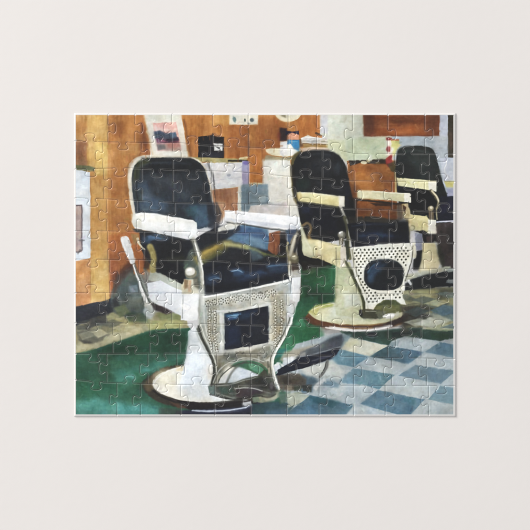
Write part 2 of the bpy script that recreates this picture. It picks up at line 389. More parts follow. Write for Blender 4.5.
# -- floor on the right behind the chairs
P((142, 140, 108), [(400, 291), (420, 289), (440, 287.6), (456, 287), (456, 340), (404, 340)], soft=1.6, amp=20)
P((178, 176, 126), [(412, 291), (430, 289.5), (440, 292), (426, 296)], soft=3, a=.9)
P((92, 96, 84), [(402, 294), (424, 296), (432, 300), (418, 303), (402, 300)], soft=3, a=.8)
P((168, 170, 130), [(413, 302), (432, 298), (442, 303), (436, 310), (418, 304)], soft=3, a=.8)
P((72, 74, 58), [(404, 308), (424, 304), (436, 309), (420, 314), (404, 316)], soft=3, a=.85)
P((96, 118, 122), [(434, 310), (444, 304), (456, 305), (456, 322), (446, 320), (430, 316)], soft=3.5, a=.85)
P((176, 178, 140), [(440, 296), (456, 292), (456, 306), (444, 304)], soft=3.5, a=.7)
P((176, 182, 164), [(406, 318), (424, 312), (440, 315), (452, 320), (440, 326), (412, 324)], soft=3.5, a=.85)
P((60, 66, 54), [(440, 290), (456, 288), (456, 293), (444, 300), (438, 300)], soft=4, a=.5)
# -- second chair back
P((96, 88, 54), [(290, 160), (296, 152), (304, 150), (304, 170), (298, 208), (292, 196)], soft=2, sm=1, amp=20)
P((29, 31, 34), [(293, 164), (297, 155), (304, 151.5), (314, 149.5), (327, 149.8), (337, 153), (344, 161), (348, 172), (350, 188), (355, 206), (358, 236), (320, 244), (303, 238), (300, 220), (297, 204), (294.5, 188)], soft=1.3, sm=1, amp=9)
E((58, 62, 68), 325, 165, 13, 8, soft=14, a=.45)
E((40, 62, 52), 303, 184, 7, 6, soft=8, a=.5)
E((66, 78, 88), 338, 168, 3, 6, soft=6, a=.5)
P((24, 22, 18), [(290.5, 166), (294, 164), (296, 186), (298, 200), (294, 198)], soft=2, a=.8)
P((24, 28, 44), [(304, 208), (322, 206), (336, 210), (338, 232), (306, 226)], soft=6, a=.7)
P((46, 58, 88), [(300, 205), (310, 207), (310, 213), (302, 214)], soft=4, a=.55)
P((30, 34, 52), [(345, 176), (350, 190), (352, 208), (346, 204)], soft=4, a=.6)
P((222, 214, 162), [(296.5, 192), (314, 192.8), (339, 196), (344.5, 196), (344.5, 206), (336, 206), (316, 203), (298, 201)], soft=1, amp=12)
P((202, 194, 140), [(296.5, 196), (318, 198), (338, 201), (338, 206), (316, 203), (298, 201)], soft=3, a=.5)
E((192, 164, 100), 299, 196, 2.6, 3.4, soft=2, a=.6)
P((232, 230, 216), [(338.5, 195.6), (344.5, 196), (344.6, 206.4), (339, 206.4)], soft=1, amp=8)
L((210, 208, 196), [(340.5, 206), (342.5, 211), (346, 218)], 2.8, 1.8, soft=1.2)
L((26, 24, 24), [(339, 208), (341, 216), (346, 221)], 1.4, soft=1, a=.8)
L((112, 112, 84), [(345, 218), (348, 226), (348.5, 236), (347.5, 246), (350, 258)], 4.2, soft=1.6)
L((198, 198, 186), [(346.5, 219), (349, 227), (349, 236), (350.5, 246)], 1.1, soft=1)
# second chair right armrest
P((212, 208, 170), [(357, 190), (374, 190.8), (392, 192.4), (411, 193.4), (411, 202.4), (404, 202), (390, 200.4), (372, 199), (357.5, 198.5)], soft=1, amp=10)
P((232, 230, 216), [(404, 193), (411.4, 193.4), (411, 202.6), (404.5, 202)], soft=1, amp=8)
L((40, 32, 22), [(349, 198), (358, 199.5), (372, 201), (392, 204), (404, 204)], 2, soft=1.6, a=.85)
P((26, 26, 26), [(350, 199), (357, 200), (356, 222), (350, 216)], soft=2.4, a=.85)
P((46, 30, 18), [(370, 203), (392, 204), (391, 206.5), (376, 206)], soft=1.4, a=.8)
L((120, 58, 24), [(372, 214), (396, 217)], 2, soft=2, a=.6)
P((196, 182, 144), [(401, 204), (408, 203.5), (410.5, 212), (410, 219), (404, 219), (402, 213)], soft=1.6, amp=30)
P((84, 58, 36), [(403, 205), (406.5, 207), (404.5, 213), (402, 212)], soft=1.5, a=.9)
L((228, 220, 190), [(402, 207), (403, 212), (406, 217)], 1.1, soft=1.1, a=.85)
P((98, 72, 46), [(397, 203), (402, 204), (403, 219), (398, 221)], soft=2, a=.7)
P((202, 190, 150), [(404, 217), (410, 214), (412, 222), (410, 232), (409, 244), (405, 240), (408, 226)], soft=1.6, amp=26)
L((84, 80, 60), [(407.4, 221), (409.4, 233), (409.6, 243)], 1.6, soft=1.6, a=.7)
# second chair seat front
P((56, 52, 44), [(349, 217), (372, 216), (398, 220), (398, 226), (349, 226)], soft=2.4, amp=16)
P((20, 24, 34), [(347.5, 224), (362, 221.5), (384, 223), (408, 222), (409.5, 243), (392, 244.8), (372, 246), (352, 247), (350, 236)], soft=1.3, amp=7)
P((30, 42, 66), [(356, 232), (382, 230), (400, 236), (380, 242), (358, 242)], soft=8, a=.6)
P((22, 26, 30), [(392, 220), (408, 219), (409, 234), (394, 230)], soft=4, a=.6)
# second chair base
P((44, 96, 64), [(301, 262), (326, 258), (340, 264), (346, 268), (344, 300), (330, 302), (306, 312), (300, 322), (292, 330), (300, 300)], soft=1.6, amp=14)
P((28, 70, 46), [(304, 284), (320, 287), (320, 300), (306, 302)], soft=8, a=.6)
P((22, 56, 40), [(306, 296), (336, 295), (334, 304), (318, 304)], soft=5, a=.4)
P((52, 110, 74), [(322, 264), (338, 266), (337, 284), (322, 276)], soft=6, a=.5)
P((56, 52, 44), [(306, 320), (326, 326), (352, 331), (340, 336), (306, 330)], soft=4, a=.3)
P((48, 100, 72), [(288, 326), (300, 298), (318, 296), (320, 344), (286, 346)], soft=2)
E((134, 98, 60), 357, 317.8, 51.4, 12.8, soft=1.6, amp=20)
E((84, 50, 34), 322, 322, 18, 5, soft=4, rot=14, a=.7, amp=20)
P((134, 108, 60), [(322, 322), (345, 328), (370, 329), (392, 326), (392, 320), (330, 316)], soft=3, a=.6)
L((70, 44, 28), [(306, 318), (312, 324), (326, 328)], 2, soft=2, a=.5)
E((200, 200, 166), 358, 313.5, 49.5, 11.2, soft=1.2, amp=10)
E((188, 196, 186), 348, 312, 22, 8, soft=12, a=.6)
P((196, 190, 112), [(308, 312), (316, 305), (330, 303), (334, 305), (320, 308), (316, 316)], soft=2.6, a=.8)
P((150, 164, 74), [(322, 304), (334, 303), (332, 307), (322, 308)], soft=2.4, a=.7)
L((96, 60, 34), [(309.5, 316), (316, 320.5), (330, 324.4), (350, 327), (366, 327)], 2.2, soft=1.6, a=.7)
# second chair pedestal
P((186, 188, 156), [(336, 264), (350, 262), (354, 276), (360, 292), (366, 310), (362, 319), (336, 315), (334, 296)], soft=1.6, amp=10)
P((206, 212, 200), [(344, 294), (358, 293), (361, 305), (345, 308)], soft=5, a=.7)
P((168, 176, 138), [(338, 268), (346, 268), (344, 290), (337, 290)], soft=4, a=.6)
P((234, 226, 208), [(336.5, 246), (346, 246), (346.4, 266), (342, 267.5), (337, 266)], soft=1.2, amp=8)
L((78, 84, 52), [(351, 270), (354.5, 280), (360, 290), (363.5, 300), (365, 311)], 3.4, soft=1.6)
L((52, 58, 34), [(345.5, 262), (349, 268), (352, 274)], 2.6, soft=1.6, a=.8)
E((150, 148, 130), 341.8, 234.6, 4, 3.8, soft=1.3)
E((224, 222, 212), 341, 233.4, 2.2, 2, soft=1.6)
P((116, 110, 90), [(339, 238), (344, 238), (343, 247), (339.5, 247)], soft=1.2, amp=18)
L((220, 216, 200), [(341.2, 239), (341.2, 247)], 1.3, soft=1)
P((58, 66, 50), [(344, 240), (348, 240), (350, 256), (347, 262), (346, 248)], soft=1.6, a=.85)
# second chair pierced front
P((222, 222, 208), [(350.5, 247.6), (366, 246.4), (380, 244.4), (396, 243.6), (410.5, 243), (411.6, 252), (410.5, 262), (406.5, 272), (404, 280), (404.5, 288), (401.5, 292), (403, 298), (406.5, 305), (401, 304), (396, 300), (387, 299), (378, 303), (372, 311), (370, 315), (366, 312), (365.5, 302), (361, 290), (355.5, 278), (352.5, 264)], soft=1.1, amp=8)
L((176, 178, 164), [(352.5, 250), (354, 264), (358, 278), (364, 291), (368, 304), (369, 312)], 2, soft=1.6, a=.7)
E((22, 28, 34), 384, 275, 20, 15.8, soft=1.3, n=2.6, amp=7)
P((52, 80, 108), [(367, 272), (374, 264), (386, 264), (380, 272), (370, 280)], soft=7, a=.7)
E((64, 92, 118), 371, 279, 3.6, 4.6, soft=5, a=.55)
L((60, 70, 80), [(366, 270), (372, 261.5), (384, 259.6), (396, 262)], 1, soft=1.4, a=.6)
# second chair lower bracket
P((104, 106, 66), [(372, 312), (377, 304.5), (384, 300), (394, 300), (402, 305), (404, 312), (390, 314), (376, 316)], soft=1.5, amp=18)
P((62, 70, 42), [(376, 306), (386, 300), (396, 301), (400, 305), (386, 305)], soft=2.6, a=.8)
P((76, 78, 60), [(360, 310), (366, 309), (380, 310), (384, 314), (380, 319), (364, 319), (360, 316)], soft=1.5, amp=20)
E((20, 22, 18), 360.8, 313.2, 1.8, 3.2, soft=1.3)
L((150, 154, 140), [(364, 318.6), (376, 320), (386, 317)], 1.2, soft=1.4, a=.7)
P((228, 228, 222), [(385, 314), (392, 313), (396, 314), (393, 318.5), (386, 319)], soft=1.6)
P((120, 124, 104), [(376, 312), (386, 311), (385, 318), (379, 319)], soft=2, a=.8)
P((208, 208, 188), [(396, 312), (399, 311), (399, 316), (395, 318)], soft=1.6, a=.8)
P((66, 52, 46), [(372, 327), (386, 323), (398, 318.5), (406, 313), (409, 314), (404, 321), (392, 327), (374, 329)], soft=2.2, amp=14)
P((60, 60, 56), [(404, 314), (420, 311), (432, 316), (418, 324), (400, 328)], soft=5, a=.8, amp=16)
P((74, 70, 64), [(400, 306), (414, 306), (420, 312), (404, 318)], soft=4, a=.7)
# second chair lower arm support and shadow
P((18, 17, 15), [(296, 232), (304, 228), (316, 252), (331, 259), (336, 263), (324, 266), (304, 270), (298, 262)], soft=1.8, amp=6)
P((50, 44, 30), [(302, 262), (318, 260), (330, 264), (318, 270), (302, 272)], soft=3, a=.75, amp=20)
P((150, 152, 120), [(302, 272), (312, 268), (322, 267), (312, 274)], soft=2.4, a=.7)
L((26, 24, 20), [(304, 222), (305.5, 238)], 3, soft=2, a=.7)
L((150, 126, 84), [(303, 226), (308, 222), (311.5, 228), (308, 236), (311, 240)], 2.6, soft=1.6, amp=24)
P((218, 208, 160), [(307, 238.5), (318, 239.5), (330, 243), (341, 245), (340, 268), (332, 264), (318, 258.5), (312, 258), (308, 250)], soft=1.3, amp=14)
P((232, 224, 186), [(318, 240), (322, 241), (321, 258), (318, 258)], soft=1.6, a=.7)
P((186, 188, 154), [(308, 244), (315, 242), (316, 256), (311, 256)], soft=2, a=.8)
E((80, 70, 50), 316, 249, 1.2, .9, soft=1)
P((204, 204, 170), [(299, 222), (301, 223), (306, 236), (314, 255), (311, 258), (304, 255.5), (302, 250), (301.5, 236)], soft=1.2, amp=10)
L((232, 230, 206), [(299.5, 222), (303, 234), (310, 248)], 1.3, soft=1.2, a=.7)
P((36, 76, 48), [(302, 271), (314, 268), (330, 266), (330, 280), (303, 284)], soft=3, a=.55)
# -- green carpet, left floor
P((166, 160, 124), [(73, 318), (110, 306), (150, 312), (186, 316), (190, 332), (130, 342), (73, 358)], soft=1.6, amp=20)
P((52, 56, 64), [(73, 307), (90, 303.4), (103, 301), (116, 295.5), (124, 292), (124, 308), (100, 318), (73, 327)], soft=1.6, amp=10)
L((216, 164, 118), [(75, 306.5), (90, 303), (101, 300.5)], 1, soft=1.4, a=.5)
P((96, 96, 88), [(90, 319), (114, 312), (122, 318), (104, 326), (90, 325)], soft=3, amp=16)
P((174, 172, 132), [(106, 316), (118, 309), (130, 313), (122, 324), (108, 323)], soft=3, amp=12, a=.9)
P((118, 116, 98), [(76, 331), (96, 329), (110, 334), (104, 340), (92, 346), (78, 340)], soft=4, amp=18)
P((78, 76, 70), [(79, 340), (90, 341), (93, 343.5), (84, 344)], soft=2.5, a=.8)
P((88, 90, 84), [(76, 325), (94, 325), (90, 330), (76, 330)], soft=3, a=.8)
P((190, 184, 150), [(76, 345), (90, 344), (100, 342), (116, 335), (118, 339), (96, 348), (76, 352)], soft=3, a=.9)
P((192, 186, 150), [(104, 338), (118, 331), (140, 327), (140, 333), (118, 341), (106, 345)], soft=2.4, a=.9)
P((174, 170, 120), [(114, 318), (134, 322), (128, 331), (112, 332)], soft=3, a=.8)
P((176, 176, 118), [(146, 322), (176, 319), (184, 323), (178, 329), (150, 331)], soft=2.5, a=.9)
P((124, 132, 84), [(156, 312), (180, 313), (180, 320), (160, 320)], soft=3, a=.8, amp=20)
P((54, 102, 82), [(73, 354), (90, 350.5), (108, 345), (127, 338.5), (142, 333), (156, 329.5), (190, 328), (192, 336), (300, 330), (308, 345), (290, 360), (290, 400), (300, 419), (73, 419)], soft=1.8, amp=16)
P((36, 84, 60), [(108, 346), (128, 339), (150, 332), (188, 330), (186, 350), (160, 352), (112, 356), (90, 354)], soft=6, a=.8, amp=14)
P((46, 88, 68), [(76, 356), (110, 354), (112, 378), (76, 382)], soft=8, a=.5)
P((86, 152, 140), [(112, 372), (150, 366), (160, 358), (182, 356), (160, 372), (140, 382), (116, 382)], soft=10, a=.5)
P((104, 168, 160), [(126, 376), (136, 374), (146, 368), (150, 370), (136, 380)], soft=4, a=.6)
P((52, 106, 70), [(134, 372), (150, 372), (150, 384), (136, 384)], soft=5, a=.6)
P((94, 156, 152), [(73, 402), (96, 398), (120, 402), (124, 412), (108, 419), (73, 419)], soft=10, a=.55)
P((92, 158, 160), [(118, 404), (142, 402), (158, 407), (170, 412), (160, 419), (118, 419)], soft=9, a=.55)
P((44, 104, 78), [(80, 384), (120, 384), (122, 394), (80, 398)], soft=7, a=.5)
P((60, 112, 112), [(98, 410), (112, 410), (108, 416), (98, 416)], soft=4, a=.5)
# grey green machine parts behind the lever
P((92, 102, 98), [(110, 296), (116, 278), (130, 266), (146, 268), (156, 288), (158, 310), (148, 318), (126, 318), (113, 312)], soft=4, amp=24)
P((84, 62, 54), [(112, 276), (128, 262), (138, 264), (122, 280), (114, 296)], soft=5, a=.75)
P((128, 142, 148), [(129, 286), (137, 285), (138, 292), (130, 293)], soft=2.4, a=.8)
P((122, 132, 124), [(128, 296), (142, 296), (140, 308), (128, 306)], soft=3.5, a=.7)
P((54, 84, 62), [(126, 312), (146, 314), (148, 322), (128, 322)], soft=4, a=.7)
P((60, 62, 66), [(112, 300), (117, 296), (119, 306), (113, 308)], soft=2.5, a=.8)
P((120, 130, 92), [(114, 308), (124, 304), (130, 312), (120, 318)], soft=3, a=.8)
P((148, 140, 132), [(138, 268), (150, 272), (156, 284), (148, 290), (143, 280)], soft=3, a=.8, amp=22)
# -- first chair: back
P((218, 212, 194), [(127, 172), (128.5, 164), (133, 159), (140, 155.8), (152, 154.6), (166, 155.4), (190, 156), (200, 160), (206, 168), (210, 182), (212, 198), (215, 214), (170, 226), (135, 222), (131, 206), (128, 190)], soft=1.2, sm=1, amp=9)
P((46, 53, 60), [(131.5, 176), (133, 167), (138, 161.5), (147, 158.4), (160, 157.4), (188, 157.6), (196, 159.6), (202, 164.5), (206.5, 173), (209.4, 184), (211, 198), (214, 214), (217, 226), (190, 230), (150, 222), (136, 220), (133.6, 200), (131.8, 188)], soft=1.2, sm=1, amp=12)
P((30, 32, 35), [(142, 158), (190, 158.5), (200, 164), (204, 171), (190, 171), (170, 174), (142, 172)], soft=6, a=.75)
P((74, 78, 42), [(134, 168), (137, 162), (148, 158.6), (150, 162), (140, 168), (138, 180), (133, 184)], soft=4, a=.75)
P((78, 96, 114), [(134, 184), (146, 182), (152, 196), (166, 202), (168, 212), (138, 212), (134, 200)], soft=9, a=.7)
P((50, 60, 54), [(133, 190), (143, 190), (143, 202), (135, 202)], soft=4, a=.6)
P((76, 104, 126), [(190, 206), (208, 204), (213, 214), (212, 226), (196, 228)], soft=8, a=.8)
P((60, 90, 96), [(184, 208), (196, 206), (198, 216), (188, 216)], soft=5, a=.7)
P((34, 40, 52), [(206, 178), (211, 200), (215, 218), (209, 212), (205, 196)], soft=4, a=.8)
P((56, 60, 66), [(146, 168), (168, 176), (188, 182), (180, 196), (156, 190)], soft=14, a=.5)
L((168, 166, 158), [(210.4, 178), (211.6, 192), (213, 203)], 1.1, soft=1.4, a=.7)
P((46, 50, 60), [(207, 202), (217, 202), (222, 214), (218, 230), (208, 228)], soft=3, a=.8)
L((120, 96, 76), [(216, 204), (219, 214), (217, 222)], 2, soft=3, a=.5)
# first chair: inside of the arms, seat
P((34, 38, 46), [(135, 229), (150, 231), (170, 235), (192, 239), (218, 226), (232, 224), (268, 236), (286, 240), (296, 244), (292, 284), (234, 294), (204, 297), (198, 262), (184, 288), (160, 276), (152, 268), (141, 250)], soft=1.4, amp=12)
P((184, 108, 54), [(132, 232), (139, 232), (141, 252), (144, 274), (134, 274), (130, 250)], soft=2, amp=16)
P((146, 138, 96), [(131, 234), (138, 234), (140, 244), (134, 244)], soft=3, a=.6)
L((216, 210, 186), [(137.4, 238.5), (138.5, 243), (142, 248), (144.5, 249.5)], 2.4, 1.2, soft=1.3)
P((92, 124, 154), [(147, 236), (156, 233), (170, 238), (166, 240), (148, 240)], soft=4, a=.85)
P((62, 90, 120), [(142, 236), (152, 238), (150, 244), (142, 243)], soft=4, a=.6)
P((50, 40, 40), [(144, 250), (150, 250), (150, 270), (144, 268)], soft=3, a=.7)
L((172, 160, 100), [(150, 247), (154, 256), (153, 270)], 6.5, soft=3, a=.95)
L((206, 194, 128), [(151.5, 253), (153.5, 260), (151, 268)], 3, soft=2.4, a=.8)
P((30, 32, 34), [(160, 244), (182, 242), (184, 258), (176, 272), (158, 266)], soft=6, a=.7)
P((84, 90, 92), [(132, 228.5), (142, 229), (146, 233), (134, 232)], soft=2, a=.6)
P((88, 98, 88), [(184, 262), (190, 250), (197, 246), (202, 262), (202, 290), (190, 286), (184, 276)], soft=2.5, a=.9, amp=20)
P((70, 74, 52), [(166, 258), (184, 256), (184, 262), (168, 262)], soft=4, a=.5)
# blue satin seen between arm and seat
P((92, 122, 146), [(230, 228), (246, 224), (268, 229), (270, 250), (256, 248), (240, 243), (226, 240)], soft=3, amp=14)
P((60, 84, 116), [(232, 226), (262, 229), (270, 238), (258, 238), (234, 234)], soft=4, a=.75)
P((118, 146, 166), [(250, 236), (262, 240), (266, 250), (252, 244)], soft=5, a=.7)
P((70, 92, 120), [(286, 230), (298, 230), (298, 244), (288, 244)], soft=2, amp=12)
P((44, 48, 58), [(222, 225), (240, 224.5), (240, 230), (226, 240), (220, 238)], soft=3, a=.85)
P((142, 88, 58), [(269, 233), (280, 231), (281, 250), (276, 256), (268, 250)], soft=1.6, tex='w', amp=18)
P((30, 26, 28), [(280, 232), (286, 232), (287, 262), (280, 258)], soft=2.4, a=.85)
# golden seat edge
L((128, 128, 62), [(200, 262), (208, 258), (216, 252), (224, 250)], 7, soft=5, a=.6)
L((160, 140, 72), [(198, 258), (209, 251), (218, 246), (228, 243.5)], 8, 5, soft=7.5, a=.85)
L((204, 176, 84), [(204, 252.5), (217, 246.5)], 2.4, soft=4, a=.7)
L((178, 176, 126), [(225, 243.5), (238, 245.6), (247, 247.4)], 4.4, soft=4.4, a=.9)
L((158, 166, 120), [(246, 247), (256, 250), (266, 255)], 3.4, 2, soft=3, a=.85)
L((110, 112, 56), [(262, 253), (276, 256.5), (286, 256)], 2, soft=2, a=.85)
P((118, 142, 152), [(249, 248), (258, 252), (264, 258), (252, 262)], soft=4, a=.7)
P((44, 46, 52), [(224, 250), (240, 251), (248, 256), (248, 264), (230, 264), (220, 258)], soft=4, a=.8)
P((30, 36, 50), [(206, 264), (226, 262), (290, 262), (291, 282), (234, 292), (205, 295)], soft=3, amp=10)
P((52, 74, 100), [(206, 276), (214, 272), (220, 276), (214, 286), (206, 284)], soft=6, a=.6)
P((70, 104, 138), [(232, 269), (240, 268), (244, 275), (234, 276)], soft=4, a=.7)
P((46, 66, 92), [(236, 274), (262, 270), (258, 282), (238, 284)], soft=8, a=.6)
P((60, 84, 108), [(266, 264), (288, 262), (290, 272), (270, 272)], soft=6, a=.6)
P((22, 26, 34), [(206, 286), (250, 280), (288, 272), (288, 280), (234, 291), (206, 294)], soft=4, a=.6)
# armrests of the first chair
P((230, 233, 231), [(133.5, 214), (142, 212.6), (152, 213), (174, 217), (193, 220), (196.5, 223), (198, 236), (195, 239), (186, 239), (164, 234.6), (150, 231), (135, 228.5), (131.5, 222)], soft=1.1, amp=7)
P((232, 232, 222), [(134, 214), (150, 213.4), (178, 218), (192, 222), (180, 224), (150, 221)], soft=5, a=.7)
P((190, 198, 206), [(160, 230), (196, 236), (195, 239), (180, 238.6), (160, 234)], soft=3, a=.5)
P((206, 206, 188), [(131, 214), (141, 213), (142, 228), (134, 227)], soft=2, a=.6)
P((231, 234, 236), [(224.5, 210.4), (240, 211.6), (262, 213.4), (286, 215.6), (299, 217), (301, 228.6), (297, 230), (286, 229.4), (262, 226), (240, 223), (225, 220.5)], soft=1.1, amp=7)
L((108, 110, 110), [(226, 221.6), (244, 224), (266, 228), (286, 230.5)], 1.2, soft=1.3, a=.8)
P((204, 206, 200), [(218, 228), (230, 221.5), (240, 224), (234, 229), (222, 231), (218, 232)], soft=1.6, amp=18)
P((168, 176, 190), [(224, 218), (262, 222), (296, 226), (296, 229), (262, 226), (226, 220)], soft=2, a=.5)
# lever with white grip
L((92, 92, 84), [(133.5, 264), (138, 274), (142, 286)], 3.6, soft=1.6, a=.8)
L((206, 208, 204), [(133.5, 265), (137, 275), (141, 288), (146, 300), (149, 312)], 2.2, 4.6, soft=1.2)
L((152, 156, 148), [(140, 274), (144, 285), (149, 296), (152, 304)], 2, soft=1.6, a=.8)
P((190, 194, 186), [(145, 303), (152, 302), (156, 312), (152, 319), (146, 318), (143, 312)], soft=2.6, amp=20)
P((224, 227, 227), [(120, 239), (122, 236.4), (126, 235.6), (129, 238), (132, 248), (136, 262), (130.5, 265), (128, 258), (123, 248)], soft=1.1, amp=6, sm=1)
P((150, 140, 130), [(127.5, 240), (129.5, 240), (131, 244), (129, 244)], soft=1.2, a=.5)
# lower left rail
P((26, 27, 32), [(156, 262), (184, 266), (186, 284), (180, 286), (168, 280), (157, 275)], soft=2, amp=8)
P((178, 182, 168), [(150, 273), (160, 273), (172, 279), (184, 285), (184, 293), (158, 282), (148, 280)], soft=1.6, amp=14)
P((218, 223, 227), [(147, 283), (160, 280.5), (172, 287), (184, 291.6), (184, 317), (176, 313.5), (164, 307), (152, 302), (149, 296)], soft=1.3, amp=6)
L((184, 192, 206), [(148, 292.6), (166, 292.4), (184, 293)], 1.2, soft=1.4, a=.6)
P((46, 34, 36), [(151, 303), (162, 306.6), (174, 312.6), (166, 314), (154, 310)], soft=2.4, a=.9)
# lower post under the ball
P((196, 188, 160), [(184, 279), (197, 279), (199, 294), (182, 294), (181, 286)], soft=2, amp=26)
P((122, 98, 70), [(184, 279), (188, 280), (188, 288), (184, 290)], soft=2, a=.8)
P((178, 138, 104), [(188.4, 280), (191.4, 280), (191.4, 292), (188, 292)], soft=2, a=.7)
P((90, 86, 72), [(193, 278), (198, 276), (199, 290), (194, 286)], soft=2.4, a=.7)
P((230, 232, 232), [(181.5, 294.4), (199.5, 294.2), (198.6, 308), (197.6, 319), (193, 321), (180.5, 320)], soft=1.1, amp=6)
L((196, 198, 210), [(184, 303), (190, 305), (190.5, 309), (184, 311)], 1, soft=1.2, a=.5)
L((170, 172, 162), [(193, 239), (197, 250), (200, 262), (202, 278), (203, 296)], 4.4, soft=2, a=.9)
L((226, 226, 216), [(194.5, 243), (198, 255), (202, 264)], 2, soft=1.4, a=.9)
L((212, 212, 198), [(200.5, 262), (202, 280), (203.6, 294)], 1.4, soft=1.4, a=.8)
L((66, 66, 60), [(191, 240), (194, 250), (195, 256)], 2, soft=2, a=.7)
E((128, 124, 104), 190.5, 273, 6, 5.4, soft=1.6)
E((216, 212, 196), 190, 271.4, 5, 3.9, soft=1.8)
# right arm post of the first chair
P((122, 118, 104), [(291, 240), (297, 228), (300, 236), (296, 248), (298, 262), (300, 276), (288, 276), (287, 256)], soft=1.6, amp=28)
L((206, 202, 184), [(296.5, 234), (293.6, 242), (291.6, 250), (290, 256)], 2.6, soft=1.4)
L((176, 168, 132), [(288, 243), (286.8, 250), (290, 262)], 2.4, soft=1.5, amp=24)
L((24, 24, 26), [(298, 236), (296, 246), (294.6, 252)], 2.2, soft=1.4, a=.85)
P((62, 74, 96), [(288, 229), (297, 229.6), (296, 234), (290, 238)], soft=1.6, a=.8)
E((116, 112, 90), 294.6, 259, 4.8, 4.4, soft=1.5)
E((182, 178, 152), 294, 257.4, 3.1, 2.3, soft=2.2)
P((84, 72, 64), [(292, 263), (298, 263), (299, 270), (292, 272)], soft=1.5, amp=20)
P((176, 172, 160), [(291, 270), (300, 270), (301, 277), (291, 278)], soft=1.5, amp=20)
L((220, 216, 200), [(289.6, 262), (289, 270), (290.5, 280)], 1.8, soft=1.3, amp=20)
# first chair: pedestal and round base
P((66, 62, 52), [(141, 381), (150, 376), (158, 370), (168, 366), (190, 364), (250, 366), (270, 385), (262, 400), (230, 408), (192, 409), (168, 406), (152, 399), (143, 390)], soft=2.2, sm=1, amp=16)
P((116, 100, 70), [(142, 384), (148, 377), (160, 370), (170, 367), (156, 378), (154, 388), (148, 392)], soft=4, a=.8)
P((112, 80, 62), [(170, 402), (184, 405), (200, 405), (200, 409), (178, 408)], soft=3, a=.7)
P((32, 28, 32), [(176, 400), (210, 404), (250, 402), (262, 398), (262, 406), (230, 411), (190, 410)], soft=2.4, a=.9)
P((46, 52, 74), [(176, 411), (210, 409), (250, 406), (262, 402), (280, 403), (290, 408), (290, 419), (172, 419)], soft=2.4, amp=12)
P((66, 74, 70), [(160, 408), (180, 409), (184, 419), (158, 419)], soft=4, a=.7)
L((172, 184, 204), [(196, 410.4), (212, 411.4), (232, 410.4), (244, 408), (252, 405)], 1.8, soft=2, a=.85)
L((26, 30, 40), [(180, 414.6), (214, 415), (250, 413)], 2, soft=2, a=.7)
E((230, 228, 214), 206, 383.4, 53.8, 18.8, soft=1.3, amp=8)
E((206, 214, 220), 212, 388, 34, 12, soft=16, a=.75)
E((216, 212, 186), 165, 378, 12, 8, soft=9, a=.6)
L((236, 236, 230), [(153, 384), (160, 392), (176, 399), (200, 401.4)], 1.2, soft=1.4, a=.6)
P((214, 190, 140), [(176, 366), (184, 366), (184, 371), (176, 371)], soft=2.5, a=.6)
P((224, 230, 232), [(188, 331), (195, 327.5), (199, 332), (203, 342), (209, 353), (213.6, 364), (214, 376), (212, 386), (180, 384), (183, 370), (186, 356), (188, 342)], soft=1.3, amp=7)
P((192, 204, 210), [(190, 336), (198, 338), (202, 348), (192, 350)], soft=5, a=.5)
P((200, 212, 224), [(186, 354), (200, 354), (204, 384), (184, 384)], soft=8, a=.6)
P((226, 224, 214), [(206, 364), (213, 366), (213, 380), (208, 380)], soft=3, a=.7)
# first chair: pierced front panel
P((188, 190, 180), [(202.5, 297), (218, 294.6), (236, 291.4), (262, 286.4), (284, 281), (291, 281), (291, 300), (292.5, 318), (288, 330), (281, 343), (274, 353), (272, 362), (276, 380), (281, 392), (276, 392), (269, 382), (268, 370), (262, 364), (250, 359.6), (238, 361), (226, 368), (218, 384), (210, 388), (209, 384), (214, 372), (212.5, 362), (206, 348), (201, 334), (198, 322), (200, 308)], soft=1.3, amp=16)
P((158, 164, 156), [(199, 312), (206, 306), (208, 330), (214, 348), (216, 366), (208, 350), (201, 334)], soft=2.5, a=.8)
P((164, 160, 140), [(206, 300), (219, 298), (220, 348), (214, 350), (208, 332)], soft=2.5, a=.7, amp=24)
P((166, 160, 138), [(270, 294), (284, 290), (287, 316), (282, 332), (271, 344)], soft=2.5, a=.7, amp=24)
L((232, 232, 222), [(203, 296.6), (220, 294), (240, 290.4), (264, 285.6), (288, 280.4)], 2.4, soft=1.5, a=.95)
L((212, 214, 208), [(213, 311.6), (232, 311), (250, 307.6), (270, 304.2)], 2, soft=1.4, a=.9)
L((214, 216, 210), [(220.6, 314), (221, 332), (221.4, 351)], 2.4, soft=1.6, a=.85)
L((214, 212, 194), [(270.4, 306), (270.6, 326), (270, 343)], 2.2, soft=1.5, a=.9)
L((206, 208, 200), [(222, 352.6), (240, 349.4), (256, 346), (271, 343)], 2.6, soft=1.6, a=.9)
_r = np.random.RandomState(5)
P((118, 118, 104), [(214, 356), (232, 353.6), (252, 350), (270, 345.4), (272, 356), (262, 362), (250, 358), (236, 360), (226, 366), (216, 372)], soft=2.5, a=.75, amp=30)
dots((74, 76, 70), [(224 + _r.rand() * 44, 352 + _r.rand() * 6) for _ in range(34)], .9, .5)
dots((196, 196, 182), [(222 + _r.rand() * 48, 351 + _r.rand() * 8) for _ in range(26)], .7, .5)
L((206, 206, 190), [(233, 362), (244, 359.6), (252, 360)], 1, soft=1.2, a=.6)
L((222, 222, 212), [(203.4, 298), (203.6, 318), (207, 334), (212.6, 350)], 1.4, soft=1.4, a=.8)
L((150, 154, 142), [(199.6, 300), (199.4, 320), (203, 336)], 2.2, soft=1.6, a=.8)
